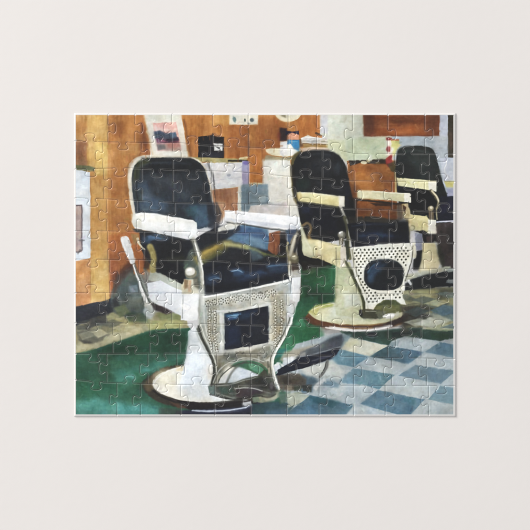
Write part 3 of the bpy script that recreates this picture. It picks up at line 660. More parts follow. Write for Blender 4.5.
# pad in the panel
P((26, 31, 44), [(224.2, 313.6), (240, 311), (255, 308.4), (268.4, 306), (268.8, 326), (268.2, 342.4), (248, 346.4), (224.4, 350.4), (224.6, 332)], soft=1.1, amp=9)
P((58, 106, 146), [(225, 315), (238, 312.6), (238, 319), (228, 320)], soft=4, a=.9)
E((116, 160, 190), 234.5, 316.6, 2.6, 1.4, soft=2.4, a=.7)
P((44, 70, 96), [(238, 313), (258, 310), (250, 318), (240, 320)], soft=5, a=.6)
P((34, 50, 78), [(226, 326), (240, 326), (240, 344), (226, 346)], soft=8, a=.7)
P((42, 46, 50), [(252, 322), (266, 318), (266, 340), (252, 342)], soft=8, a=.5)
L((132, 134, 122), [(213, 386), (217, 374), (225, 364.6), (238, 358.6), (252, 357.6), (264, 362.4), (270, 372), (273, 384)], 6, soft=2, a=.9, amp=24)
L((196, 198, 186), [(215.4, 384), (219.4, 375), (227, 366.6), (238, 360.8), (252, 359.6)], 1.1, soft=1.3, a=.8)
# green under the arch, right edge strut
P((62, 104, 74), [(233, 366), (240, 361.6), (250, 360.6), (262, 364), (268, 370), (268, 378), (258, 374), (246, 370)], soft=1.8, amp=18)
P((100, 152, 124), [(248, 362), (260, 364), (266, 370), (260, 374), (250, 369)], soft=3.5, a=.8)
P((206, 214, 220), [(226, 378), (230, 371), (237, 366.6), (248, 370), (259, 375), (256, 379), (240, 381.6), (228, 384)], soft=1.5, amp=8)
P((170, 180, 182), [(226, 378), (233, 372), (240, 376), (236, 382), (227, 384)], soft=3, a=.4)
L((92, 96, 86), [(198, 329), (203, 341), (209, 352), (213.6, 362), (215, 374), (212, 385)], 3.4, soft=1.6)
L((150, 156, 146), [(203, 336), (209, 346), (214, 358)], 1.5, soft=1.4, a=.7)
L((84, 84, 76), [(226, 384), (230, 374), (238, 366), (246, 362)], 2.2, soft=1.8, a=.8)
L((206, 206, 196), [(291, 322), (286, 334), (279, 346), (273.6, 355), (272, 364), (274, 376), (279, 389)], 2.4, soft=1.4, a=.95)
L((92, 94, 86), [(268, 362), (269, 376), (274, 387), (279, 392)], 2, soft=1.6, a=.8)
P((220, 222, 222), [(292, 277.6), (301, 276.8), (301, 290), (299.5, 301), (295, 303), (291.6, 300)], soft=1.1, amp=6)
L((194, 200, 198), [(289.6, 284), (291, 300), (294, 310), (290, 322)], 3.4, soft=1.6, a=.9, amp=20)
P((196, 198, 196), [(290, 300), (295, 302), (292.4, 314), (288, 326), (287, 316)], soft=1.6, a=.9, amp=18)
P((74, 138, 104), [(290, 330), (302, 318), (310, 340), (290, 355), (276, 356), (282, 344)], soft=3, a=.7)
P((42, 110, 106), [(276, 350), (288, 348), (286, 357), (275, 358)], soft=3, a=.8)
P((44, 108, 70), [(292, 326), (320, 326), (326, 338), (306, 344), (292, 348)], soft=6, a=.7)
# foot bracket of the first chair
P((84, 88, 80), [(208, 386), (216, 383.6), (234, 382.6), (246, 378), (258, 375.6), (264, 370), (269, 376), (273, 384), (279, 391), (276, 398), (262, 396), (250, 397), (240, 400), (226, 399.5), (210, 394)], soft=1.6, amp=26)
P((104, 124, 118), [(208.6, 386), (215, 386), (215, 395), (209, 393)], soft=1.6, a=.8)
P((72, 62, 68), [(236, 389), (252, 386), (262, 390), (268, 392), (258, 394), (246, 398), (236, 397)], soft=2, amp=24, a=.9)
P((54, 54, 50), [(246, 381), (262, 376), (270, 388), (258, 388), (248, 386)], soft=3, amp=20, a=.8)
L((162, 166, 160), [(235, 388.6), (246, 387.4), (256, 388.4), (264, 392), (270, 393)], 1.1, soft=1.2, a=.8)
L((150, 154, 146), [(216, 393), (228, 397), (236, 399)], 1.2, soft=1.4, a=.6)
P((58, 96, 84), [(219, 387), (232, 388), (234, 394), (222, 394)], soft=4, a=.5)
P((146, 152, 132), [(253, 398), (262, 395.6), (272, 396), (279, 390), (280, 396), (274, 401), (262, 403), (254, 402)], soft=1.8, amp=22)
P((192, 190, 164), [(262, 397), (274, 397), (278, 393), (276, 399), (266, 401)], soft=1.8, a=.8)
P((212, 216, 218), [(242, 401), (246, 399.4), (251, 400.6), (251.6, 405), (246, 406.6), (242, 405)], soft=1.4)
P((120, 138, 120), [(252, 397), (258, 396), (260, 402), (253, 403)], soft=2, a=.8)
L((30, 26, 26), [(262, 396.6), (270, 397.6), (276, 394)], 1.2, soft=1.2, a=.85)
P((44, 42, 44), [(236, 400), (242, 402), (242, 407), (230, 408), (222, 404)], soft=2, a=.8)
P((50, 44, 48), [(268, 384), (274, 385), (277, 390), (270, 392)], soft=2, a=.8)
P((206, 208, 200), [(272.6, 364), (276, 366), (275, 376), (279, 388), (276, 388), (272, 377)], soft=1.6, a=.8)
P((214, 218, 226), [(274, 365), (278, 362.4), (281, 366), (279, 371), (275, 372)], soft=1.6)
E((122, 118, 120), 271.6, 386, 1.8, 3.4, soft=1.5, a=.8)
P((196, 190, 166), [(268, 368), (271.6, 366), (271.6, 374), (268, 373)], soft=1.6, a=.6)
# -- chequered floor
P((166, 177, 180), [(296, 344), (330, 334), (352, 331), (372, 331.6), (396, 329), (456, 328), (456, 419), (284, 419), (286, 392), (276, 388), (276, 372), (288, 356)], soft=2, amp=9)
P((54, 80, 70), [(340, 331.5), (372, 331.8), (396, 328.6), (424, 327), (440, 330), (456, 330.4), (456, 338), (440, 341), (404, 336.4), (392, 341), (389, 345.6), (350, 337)], soft=1.6, amp=18)
P((38, 50, 50), [(392, 332), (420, 330), (402, 337), (392, 341)], soft=3, a=.7)
P((48, 84, 58), [(430, 333), (450, 334), (448, 339), (432, 338.6)], soft=3, a=.7)
P((166, 172, 144), [(422, 325), (456, 324), (456, 330), (440, 331), (424, 329)], soft=1.6, amp=14)
P((132, 152, 156), [(326, 338), (352, 334), (346, 343), (340, 349), (328, 352)], soft=4, a=.85)
P((190, 190, 172), [(341, 349.4), (350, 337.4), (389, 346), (369.6, 356.4)], soft=1.2, amp=10)
P((204, 204, 160), [(344, 342), (356, 339), (360, 344), (348, 348)], soft=5, a=.4)
P((96, 130, 144), [(328, 352), (341, 349.4), (369.6, 356.4), (354, 367), (340, 364.6), (328, 364)], soft=1.3, amp=14)
P((72, 98, 104), [(369.6, 356.4), (388, 346), (424, 352), (409, 364)], soft=1.2, amp=16, grad=((84, 116, 136), (385, 352), (410, 358)))
P((84, 108, 116), [(388, 345.6), (392, 342), (400, 340), (398, 346)], soft=2, a=.4)
P((96, 124, 138), [(424.5, 352), (439.5, 342), (456, 344.6), (456, 358)], soft=1.2, amp=14)
P((110, 134, 146), [(398.5, 375.6), (416, 364.8), (456, 371), (441, 384)], soft=1.1, amp=12)
P((92, 126, 138), [(340, 381), (353, 368), (395, 374.8), (379, 389.4), (362, 384.6), (343, 383.4)], soft=1.1, amp=12, grad=((112, 142, 156), (380, 376), (345, 380)))
P((94, 124, 140), [(360, 404), (378, 390), (425, 399.6), (409.6, 415.5), (400, 415.5)], soft=1.1, amp=14)
P((62, 104, 116), [(402, 398), (416, 398), (414, 406), (404, 402)], soft=4, a=.7)
P((112, 138, 148), [(428, 399.6), (440, 386), (456, 388), (456, 405)], soft=1.1, amp=12)
P((80, 112, 128), [(284, 419), (290, 411), (310, 395), (353.6, 405.6), (346, 415), (340, 419)], soft=1.2, amp=14)
P((48, 92, 102), [(308, 396), (322, 398), (340, 402), (332, 408), (312, 402)], soft=4, a=.8)
P((94, 134, 160), [(290, 414), (308, 404), (318, 414), (300, 419)], soft=5, a=.5)
P((168, 180, 186), [(356, 405), (400, 415.5), (350, 417)], soft=1.2, a=.7)
P((104, 140, 156), [(330, 352), (340, 352), (340, 362), (330, 362)], soft=3, a=.4)
P((84, 116, 134), [(322, 378), (334, 377), (342, 381), (338, 388), (324, 386)], soft=4, a=.65)
P((68, 96, 112), [(302, 374), (314, 376), (318, 382), (306, 388), (298, 384)], soft=4, a=.8)
P((72, 104, 122), [(300, 389), (314, 384), (312, 392), (302, 393)], soft=3, a=.7)
P((62, 92, 98), [(252, 404), (280, 402), (296, 404), (290, 411), (286, 419), (252, 419)], soft=3, amp=14)
P((84, 114, 134), [(266, 410), (290, 408), (288, 419), (264, 419)], soft=4, a=.7)
P((96, 116, 104), [(278, 394), (290, 392), (288, 402), (280, 404)], soft=3, a=.85)
P((170, 178, 164), [(287, 394), (300, 392), (309, 396), (298, 404), (288, 408)], soft=2, amp=12)
# foot plate of the first chair
P((166, 160, 142), [(284, 352), (300, 348), (318, 344), (322, 348), (300, 356), (286, 364), (280, 360)], soft=4, a=.85, amp=12)
P((80, 88, 96), [(296, 358), (302, 352), (316, 346), (328, 339), (342, 334), (344, 340), (340, 349), (318, 353), (304, 358)], soft=2.6, amp=14)
P((106, 112, 114), [(302, 352), (318, 345), (330, 341), (328, 345), (306, 355)], soft=3, a=.6)
P((92, 96, 112), [(328, 343), (338, 340), (340, 348), (328, 350)], soft=3, a=.5)
P((168, 168, 164), [(298, 357), (302, 353), (306, 352), (306, 356), (300, 359)], soft=1.5, a=.8)
P((190, 194, 188), [(300, 366), (320, 362), (332, 359), (344, 372), (330, 378), (306, 376)], soft=4, a=.8, amp=10)
P((184, 192, 190), [(314, 376), (336, 370), (344, 373), (338, 382), (322, 380)], soft=4, a=.7)
P((200, 208, 214), [(284, 358), (296, 356), (290, 366), (283, 369)], soft=2.6, a=.8)
E((226, 228, 232), 292, 358.6, 1.8, 2.2, soft=1.6, a=.9)
P((94, 86, 74), [(276, 375), (290, 373), (300, 374), (306, 380), (306, 388), (290, 391), (280, 390)], soft=3, amp=24, a=.95)
P((56, 52, 44), [(280, 376), (288, 375), (292, 382), (284, 386)], soft=4, a=.6)
P((56, 60, 56), [(302, 385.6), (312, 384.6), (311, 392), (303, 391)], soft=1.8, a=.9)
P((66, 76, 62), [(294, 385), (302, 386), (301, 391), (294, 391)], soft=2, a=.8)
P((160, 156, 140), [(287, 386), (292, 383.6), (292, 389), (287, 391)], soft=2, a=.6)
P((228, 230, 228), [(313, 388), (316, 384), (324, 378), (326, 380), (320, 386), (316, 391)], soft=2, a=.8)
P((28, 34, 52), [(275.6, 375.4), (281, 368), (290, 363), (298, 357.6), (312, 355.4), (326, 351.6), (339, 348.4), (337, 354), (331, 359), (318, 363.6), (302, 368.6), (290, 371.6), (279, 375.6)], soft=1.2, amp=9)
L((108, 108, 110), [(312, 361), (322, 358.4), (334, 354.6)], 1.1, soft=1.3, a=.8)
P((18, 22, 36), [(278, 373), (290, 366), (312, 360), (310, 364), (292, 370)], soft=4, a=.5)
L((116, 116, 112), [(327.6, 361), (327, 368), (323.5, 374), (320, 377)], 3, 2, soft=1.4, a=.95)
L((84, 84, 80), [(326.8, 362), (325.4, 369), (321, 375)], 1.1, soft=1.3, a=.7)
# silver rim under the second base
L((214, 210, 206), [(330, 327), (345, 329.4), (360, 330.6), (376, 329.4), (390, 326)], 2.3, soft=1.4, a=.95)
L((64, 50, 46), [(352, 326.8), (372, 327), (392, 323.6), (402, 319)], 1.5, soft=1.6, a=.8)
E((44, 46, 60), 372, 334.6, 4.8, 2.3, soft=1.8, a=.9)
L((110, 124, 122), [(367, 337), (372, 338), (377.6, 336.5)], .9, soft=1, a=.6)
E((92, 88, 74), 405, 330, 4.6, 3, soft=3, a=.7, amp=24)
for c_, p_, w_, s_, a_ in [
    ((84, 96, 108), [(140, 166), (150, 163), (170, 162.4), (190, 164)], 1.6, 4, .5),
    ((20, 22, 26), [(137, 170), (136, 190), (139, 210)], 1.2, 2.4, .55),
    ((18, 20, 24), [(200, 168), (205, 184), (208, 202)], 1.4, 3, .5),
    ((96, 120, 136), [(142, 196), (146, 204), (156, 210)], 3, 6, .5),
    ((88, 118, 140), [(196, 210), (204, 216), (208, 222)], 4, 6, .5),
    ((70, 80, 92), [(160, 180), (176, 186), (186, 196)], 5, 9, .45),
    ((86, 124, 160), [(209, 279), (214, 276), (219, 278)], 1.6, 2.6, .7),
    ((96, 136, 172), [(231, 271), (237, 269.6), (243, 272)], 1.6, 2.4, .7),
    ((74, 104, 134), [(268, 267), (278, 265), (287, 264)], 2, 3.6, .6),
    ((60, 86, 116), [(246, 276), (258, 272), (266, 273)], 2.4, 4, .5),
    ((14, 18, 26), [(206, 268), (226, 264), (246, 266), (262, 262)], 1.6, 3, .6),
    ((12, 16, 22), [(222, 262), (224, 276), (222, 288)], 1, 2, .5),
    ((60, 72, 92), [(352, 226), (370, 224), (396, 224.6)], 1.2, 2.6, .6),
    ((60, 84, 116), [(360, 236), (376, 234), (392, 236)], 2, 5, .5),
    ((64, 70, 78), [(306, 156), (318, 153.4), (330, 154.6)], 2, 4, .55),
    ((60, 64, 72), [(318, 182), (332, 186), (340, 190)], 3, 6, .4),
    ((70, 80, 78), [(404, 152), (416, 149.4), (428, 152)], 1.6, 3.6, .5),
    ((100, 140, 172), [(228, 316), (234, 315), (240, 314)], 1.4, 2.2, .7),
    ((96, 132, 160), [(368, 272), (372, 266), (379, 262.6)], 1.4, 2.6, .55)]:
    L(c_, p_, w_, soft=s_, a=a_)
# broad tone of the painting: (centre, radii, strength)
for cx_, cy_, rx_, ry_, f_ in [
    (98, 128, 14, 16, 1.10), (100, 158, 8, 14, 1.10), (80, 156, 8, 10, .84), (116, 124, 9, 12, .90), (142, 140, 6, 14, .80),
    (124, 180, 14, 22, .97), (114, 214, 14, 18, .95), (126, 262, 14, 16, .84), (82, 300, 12, 8, 1.04), (98, 276, 9, 16, 1.06),
    (270, 138, 16, 22, .86), (234, 146, 12, 14, .90), (206, 124, 18, 10, 1.03), (192, 150, 8, 12, .93), (306, 122, 12, 12, .96), (283, 134, 7, 8, .78),
    (256, 170, 8, 16, .94), (224, 198, 12, 14, .93), (256, 196, 16, 12, .90), (280, 180, 14, 26, 1.02),
    (336, 124, 14, 12, 1.06), (370, 148, 20, 12, .95), (420, 140, 24, 8, .97), (448, 170, 8, 16, .95), (350, 120, 10, 12, .98), (340, 142, 8, 8, 1.03),
    (370, 122, 10, 14, .80), (404, 120, 20, 6, .80), (400, 131, 26, 4, 1.12), (434, 124, 8, 14, .82),
    (360, 174, 8, 8, 1.10), (386, 184, 10, 16, .80), (372, 211, 26, 6, .74), (353, 200, 5, 18, .62), (376, 166, 12, 5, .9), (396, 210, 6, 10, .7),
    (160, 190, 20, 20, 1.06), (176, 168, 30, 7, .80), (206, 214, 8, 12, .92), (150, 262, 12, 18, .78), (176, 254, 14, 12, .82),
    (250, 260, 34, 8, .80), (284, 248, 8, 12, .72), (214, 268, 12, 10, .88), (246, 288, 40, 5, .8),
    (312, 262, 18, 8, .66), (306, 222, 8, 14, .8), (330, 224, 16, 12, .76), (346, 234, 6, 20, .72), (400, 226, 14, 12, .7),
    (322, 296, 16, 8, .80), (306, 290, 8, 20, .84), (308, 334, 20, 8, .90), (330, 270, 10, 8, 1.05),
    (424, 256, 16, 20, .88), (444, 250, 12, 20, .74), (440, 284, 22, 10, .7), (430, 306, 26, 14, .80), (414, 320, 22, 9, .72), (450, 300, 10, 14, .84),
    (446, 336, 16, 6, .78), (400, 334, 26, 5, .72), (356, 334, 20, 5, .84), (350, 345, 8, 6, 1.04),
    (100, 316, 20, 8, .84), (90, 336, 18, 10, .82), (134, 306, 18, 14, .82), (120, 328, 16, 8, .90), (166, 318, 14, 6, .86),
    (120, 350, 30, 8, .78), (172, 340, 20, 12, .72), (170, 354, 14, 8, .86), (96, 372, 20, 14, .92), (146, 380, 10, 12, .84), (100, 406, 28, 8, 1.12), (140, 410, 16, 6, 1.08),
    (210, 406, 40, 5, .8), (238, 390, 18, 8, .80), (264, 384, 10, 10, .78), (290, 382, 16, 8, .80), (262, 408, 20, 8, .84), (300, 352, 12, 6, .92),
    (334, 342, 10, 7, .84), (318, 384, 14, 8, .86), (330, 404, 20, 8, .9), (358, 366, 16, 6, .94),
    (400, 358, 20, 8, .88), (440, 356, 16, 8, .9), (430, 378, 22, 8, .95), (400, 406, 20, 8, .97), (445, 410, 14, 8, .97), (372, 398, 14, 6, .98),
    (196, 360, 8, 16, 1.04), (180, 384, 18, 10, 1.03), (340, 300, 8, 14, 1.05), (330, 314, 14, 6, 1.04), (376, 316, 16, 5, .84), (358, 300, 6, 18, .92),
    (210, 330, 8, 30, .93), (280, 320, 8, 26, .95), (240, 356, 26, 6, .82), (218, 372, 6, 14, .84)]:
    _f = np.exp(-((GX + WX * 4 - cx_) / rx_) ** 2 - ((GY + WY * 4 - cy_) / ry_) ** 2)
    CAN *= (1 + (f_ - 1) * _f)[..., None]
# soft contact shading painted round the main forms
for c_, p_, w_, s_, a_ in [
    ((120, 72, 36), [(127, 196), (126, 176), (130, 162), (140, 154)], 2.5, 4, .45),
    ((40, 40, 36), [(214, 190), (213, 176), (208, 164)], 1.5, 3, .5),
    ((90, 52, 26), [(184, 120), (188, 140), (191, 156)], 1.6, 3, .5),
    ((110, 62, 30), [(262, 150), (262.6, 182)], 1.4, 2.6, .5),
    ((130, 76, 36), [(263, 147), (272, 146), (282, 146)], 1.4, 2.5, .5),
    ((96, 60, 36), [(351, 168), (354, 190), (358, 214)], 2.5, 4, .5),
    ((30, 60, 44), [(142, 386), (146, 378), (158, 369)], 2, 4, .5),
    ((20, 60, 50), [(186, 352), (184, 362), (178, 364)], 1.6, 3, .5),
    ((28, 66, 46), [(334, 272), (334, 298)], 2, 3.4, .5),
    ((120, 128, 96), [(338, 268), (337, 284), (335, 302)], 1.6, 2.6, .6),
    ((120, 124, 92), [(312, 312), (326, 308), (338, 306)], 1.2, 2.6, .35),
    ((150, 158, 150), [(196, 332), (201, 344), (208, 356)], 1.4, 2.4, .6),
    ((160, 168, 170), [(190, 334), (188, 350), (184, 370)], 1.2, 2.4, .6),
    ((40, 42, 40), [(136, 231), (160, 237), (186, 241)], 1.6, 2.4, .6),
    ((90, 96, 96), [(183, 295), (182, 318)], 1, 1.6, .5),
    ((120, 120, 110), [(199.6, 294), (198.6, 318)], 1.2, 1.6, .7),
    ((90, 88, 70), [(336, 248), (336.4, 266)], 1, 1.6, .6),
    ((60, 60, 44), [(301.4, 278), (300.6, 300)], 1.2, 2, .6),
    ((88, 92, 84), [(293.5, 322), (288, 334), (281, 346), (275.4, 356)], 1, 1.8, .6),
    ((150, 146, 110), [(299, 202), (318, 204.4), (338, 207.4)], 1, 1.8, .6),
    ((236, 234, 214), [(298, 192.4), (316, 193.4), (338, 196.4)], .9, 1.4, .7),
    ((240, 238, 220), [(358, 190.6), (390, 192.6), (408, 193.8)], .9, 1.4, .7),
    ((244, 244, 240), [(136, 214.6), (152, 214), (174, 218), (192, 221.4)], 1.1, 1.6, .8),
    ((244, 246, 248), [(227, 211.4), (260, 214.2), (297, 218)], 1.1, 1.6, .8),
    ((246, 246, 244), [(121.6, 239), (125, 249), (131, 263)], 1.2, 1.8, .7),
    ((244, 244, 240), [(188, 270), (190.4, 269.6)], 1.6, 1.8, .8),
    ((22, 24, 26), [(398, 150), (396.4, 166), (397, 176)], 1.4, 2.4, .6),
    ((120, 130, 130), [(400, 147), (412, 145), (426, 145.4)], 1, 2, .35),
    ((96, 92, 66), [(352, 250), (354, 264), (359, 280), (365, 292)], .9, 1.5, .5),
    ((236, 234, 222), [(353, 247.4), (380, 244.8), (409, 243.6)], .9, 1.4, .7),
    ((150, 150, 130), [(411.4, 246), (410, 262), (405, 276)], 1, 1.6, .6)]:
    L(c_, p_, w_, soft=s_, a=a_)
# short dabs that follow the forms and break up flat washes and clean edges
def blur(c, n):
    c = c.copy()
    for _ in range(n):
        c[1:-1, 1:-1] = (c[1:-1, 1:-1] * 4 + (c[:-2, 1:-1] + c[2:, 1:-1] + c[1:-1, :-2] + c[1:-1, 2:]) * 2 + c[:-2, :-2] + c[2:, 2:] + c[:-2, 2:] + c[2:, :-2]) / 16
    return c
# lost and found edges: wet passages run into each other
_wet = np.clip(.26 + vnoise(14, 12, 71) * .8 + vnoise(5, 5, 72) * .3, 0, .8)[..., None]
CAN = CAN * (1 - _wet) + blur(CAN, 7) * _wet
_ws = np.clip((CAN[..., :1] - CAN[..., 2:] - 50) / 60, 0, 1) * .16
CAN = CAN * (1 - _ws) + (CAN.mean(-1, keepdims=True) * np.array([1.0, 1.0, .92]) + [4, 6, 0]) * _ws
# pierced metal, second chair: an even diagonal trellis of holes
def _in(px, py, poly):
    r = False
    for (x0, y0), (x1, y1) in zip(poly, poly[1:] + poly[:1]):
        if (y0 > py) != (y1 > py) and px < (x1 - x0) * (py - y0) / (y1 - y0) + x0: r = not r
    return r
_pan = [(353.6, 249.6), (380, 247), (408.6, 245.6), (408, 260), (404, 272), (401, 281), (401.6, 290), (400, 298), (396, 298), (387, 297), (378, 300.6), (371.6, 307), (368, 304), (363.4, 291), (358, 279), (355, 265)]
for _k in range(19):
    for _m in range(15):
        _x = 352.6 + _m * 4.1 + (_k % 2) * 2.05; _y = 250.4 + _k * 2.9 - (_x - 353) * .05
        if _in(_x, _y, _pan) and ((_x - 384) / 22.4) ** 2 + ((_y - 275) / 18.2) ** 2 > 1:
            E((54, 56, 46), _x, _y, .98, 1.0, soft=.9, a=.84, tex=None)
            E((240, 240, 230), _x + 1.3, _y + 1.2, .5, .5, soft=.9, a=.5, tex=None)
# first chair: lacy rosettes in the band, small scrolls in the side columns
for k in range(11):
    cx, cy = 208 + k * 6.55, 303.6 - k * 1.06
    for q in range(7):
        t = q * math.pi / 3.5 + .3; E((70, 70, 60), cx + 2.5 * math.cos(t), cy + 3.1 * math.sin(t), .62, .7, soft=.9, a=.8, tex=None)
        E((230, 230, 222), cx + 1.3 * math.cos(t + .4), cy + 1.6 * math.sin(t + .4), .45, .45, soft=.9, a=.5, tex=None)
    E((84, 82, 70), cx, cy, .6, .6, soft=.9, a=.7, tex=None)
    E((236, 236, 228), cx + 3.2, cy - .5, .5, 2.6, soft=1, a=.5, tex=None)
for k in range(15):
    for cx in (209.4 + max(0, k - 9) * .5, 214.6 + max(0, k - 9) * .5, 275.4, 281.6 - max(0, k - 8) * .5):
        cy = 310.5 + k * 2.9 - (cx > 250) * 10 * (1 - k / 30.)
        for q in range(4):
            t = q * math.pi / 2 + k * .8 + cx
            E((88, 82, 64), cx + 1.6 * math.cos(t), cy + 1.5 * math.sin(t), .52, .58, soft=.9, a=.7, tex=None)
        E((232, 230, 218), cx, cy, .62, .62, soft=.9, a=.7, tex=None)
# crisp accents laid over the wet passages
for c_, p_, w_, s_, a_ in [
    ((58, 60, 54), [(198.4, 326), (202.6, 340), (208.6, 352), (213.4, 363), (214.4, 375), (211, 386)], 1.7, 1, .85),
    ((206, 208, 198), [(200.6, 324), (205, 338), (211, 350), (215.6, 362), (216.6, 374)], 1.3, 1, .75),
    ((238, 238, 230), [(292.4, 318), (287.4, 332), (280.6, 344), (274.6, 354), (272.4, 364), (274.6, 377), (279.6, 389)], 1.5, 1, .9),
    ((86, 88, 80), [(290, 318), (285, 331), (278.4, 343), (272, 353.6), (269.6, 364), (271.4, 378), (276, 388)], 1.2, 1, .8),
    ((70, 72, 66), [(217, 385), (221, 376), (228.6, 368.6), (239, 363.6), (252, 362.4), (262, 366), (267, 373)], 1.1, 1, .75),
    ((196, 198, 188), [(213, 383), (217, 373), (225, 364.6), (238, 358.6), (252, 357.6), (264, 361.6)], 1, 1, .6),
    ((36, 34, 34), [(210, 394.6), (224, 398.6), (238, 399.6), (252, 396.8), (262, 396)], 1.1, 1, .7),
    ((150, 154, 148), [(217, 386), (232, 384.4), (246, 380), (258, 377)], 1, 1, .6),
    ((176, 178, 174), [(236, 388.6), (250, 387.4), (262, 391)], .9, .9, .7),
    ((20, 24, 38), [(277, 374.6), (290, 371), (304, 367.4), (318, 362.8), (332, 357), (338, 350)], 1.4, .9, .8),
    ((24, 30, 46), [(279, 371), (292, 364.4), (304, 359.6), (320, 356), (337, 350)], 3.4, 1.2, .85),
    ((128, 134, 138), [(300, 357), (314, 354.4), (328, 350), (340, 346.6)], 1, .9, .7),
    ((104, 106, 104), [(327.4, 361.4), (327, 367), (324, 373), (320, 377)], 2, 1, .85),
    ((40, 42, 40), [(326, 362), (325.2, 368), (321.4, 374)], .9, .9, .7),
    ((230, 232, 228), [(276, 365), (280, 363), (283, 366)], 1.6, 1, .8),
    ((34, 28, 28), [(153, 391), (164, 398.6), (180, 402.8), (204, 404.6), (232, 403.6), (250, 400.6)], 1.8, 1.2, .7),
    ((190, 200, 214), [(192, 410.6), (212, 411.4), (232, 410.4), (246, 407.4)], 1.2, 1.2, .8),
    ((240, 242, 240), [(152.6, 385), (158, 377), (170, 370), (182, 367)], 1, 1, .5),
    ((120, 128, 130), [(187.4, 342), (185.4, 356), (181.6, 368)], .9, 1, .5),
    ((74, 78, 74), [(134.6, 266), (139, 278), (144, 291), (150, 303)], .9, .9, .7),
    ((226, 230, 228), [(133.4, 265.6), (137.4, 277), (142, 289.6), (147, 302)], 1, .9, .8),
    ((66, 70, 66), [(134, 229.4), (150, 232), (168, 236), (186, 240)], 1.1, 1, .7),
    ((62, 66, 66), [(227, 222.4), (246, 225), (268, 229), (288, 231.4)], 1, 1, .7),
    ((70, 72, 66), [(193, 240), (196, 251), (198, 262)], 1, 1, .6),
    ((240, 240, 232), [(195, 244), (199, 257), (202.4, 268), (203.4, 284)], 1, .9, .85),
    ((238, 240, 236), [(204, 297), (220, 294.4), (240, 290.8), (264, 286), (288, 280.8)], 1.6, .9, .9),
    ((36, 40, 50), [(205, 295.6), (222, 292.6), (240, 289), (264, 284.2), (286, 279.4)], .9, .9, .6),
    ((18, 20, 26), [(213, 172), (214.4, 190), (216, 208)], .9, 1.2, .4),
    ((66, 68, 46), [(352, 271), (356, 282), (361, 293), (364.4, 305), (365, 312)], 1.5, .9, .8),
    ((238, 238, 226), [(354.4, 270), (359, 282), (364, 293), (367.4, 304)], 1, .9, .7),
    ((96, 60, 36), [(308.6, 314), (314, 319.4), (326, 323.6), (342, 326.4), (362, 327.4), (382, 325.4)], 1.5, 1, .7),
    ((226, 224, 222), [(326, 327.6), (342, 330), (360, 331), (378, 329.6), (392, 326)], 1.3, 1, .85),
    ((238, 236, 216), [(312, 310), (322, 305.6), (334, 303.4)], .9, 1, .5),
    ((30, 32, 26), [(297, 202.6), (316, 205), (338, 208.4)], 1, 1, .7),
    ((22, 22, 20), [(399, 187.4), (414, 189.6), (430, 192)], 1.1, 1, .7),
    ((46, 36, 24), [(357, 200), (376, 201.4), (402, 204)], 1, 1, .7),
    ((24, 24, 20), [(305, 258), (318, 261), (332, 265.6)], 1.2, 1, .7),
    ((250, 250, 246), [(340, 232.6), (342, 232)], 1.6, 1, .9),
    ((250, 248, 240), [(188.6, 269.8), (191, 269.4)], 1.8, 1, .9),
    ((230, 224, 196), [(293, 256.6), (294.6, 256.2)], 1.3, 1, .8),
    ((60, 60, 66), [(347.6, 247.4), (366, 246), (384, 244), (408, 242.4)], .9, .9, .6),
    ((226, 226, 214), [(411, 246), (410.6, 258), (407, 270), (403.6, 281), (402.6, 292)], 1.3, 1, .8),
    ((60, 60, 50), [(413, 246), (412.4, 258), (409, 270), (405.6, 281)], 1, 1, .7),
    ((244, 246, 244), [(409, 281), (411, 284)], 2.6, 1.4, .7),
    ((96, 98, 92), [(412, 281), (413, 286), (409, 288)], 1.2, 1.2, .7),
    ((236, 236, 232), [(384, 316.6), (388, 315), (393, 315.4)], 2.4, 1.2, .9),
    ((36, 38, 30), [(360.6, 311), (361, 315.4)], 2.2, 1, .8),
    ((150, 152, 138), [(366, 311.4), (376, 311.6)], 1, 1, .7),
    ((60, 62, 56), [(402, 306), (414, 304), (430, 302)], 1, 1.6, .4),
    ((150, 170, 186), [(210, 280), (216, 277.6), (221, 279)], .9, 1.4, .6),
    ((150, 176, 196), [(232, 271.4), (238, 270), (242, 272)], .9, 1.2, .6),
    ((150, 184, 210), [(229, 316.6), (238, 315)], 1, 1.2, .7),
    ((110, 140, 166), [(269, 266.4), (280, 264.6), (287, 264)], 1, 1.4, .5),
    ((110, 96, 80), [(303.6, 321.6), (308, 325)], .8, 1.2, .4),
    ((236, 236, 230), [(293, 280), (293.4, 300)], 1.2, 1, .5),
    ((60, 46, 36), [(248.6, 128), (248.8, 156)], .8, 1.2, .5),
    ((232, 236, 238), [(214, 144), (222, 144.4)], .8, .9, .7),
    ((30, 30, 34), [(217, 147), (219.6, 148)], 1.4, .9, .7),
    ((240, 240, 234), [(302, 138.6), (310, 136.6), (322, 138.6)], .9, .9, .7),
    ((120, 112, 100), [(303, 141), (316, 140.4), (328, 142)], .7, .9, .6),
    ((60, 52, 44), [(303, 143.6), (328, 144.6)], .7, .9, .5),
    ((206, 216, 220), [(156, 125), (158.6, 142)], .7, .9, .3),
    ((40, 34, 50), [(158, 138.4), (166, 140), (176, 139)], 1, 1, .6),
    ((150, 100, 56), [(212, 145), (224, 138)], .5, 1, .2)]:
    L(c_, p_, w_, soft=s_, a=a_, tex=None)
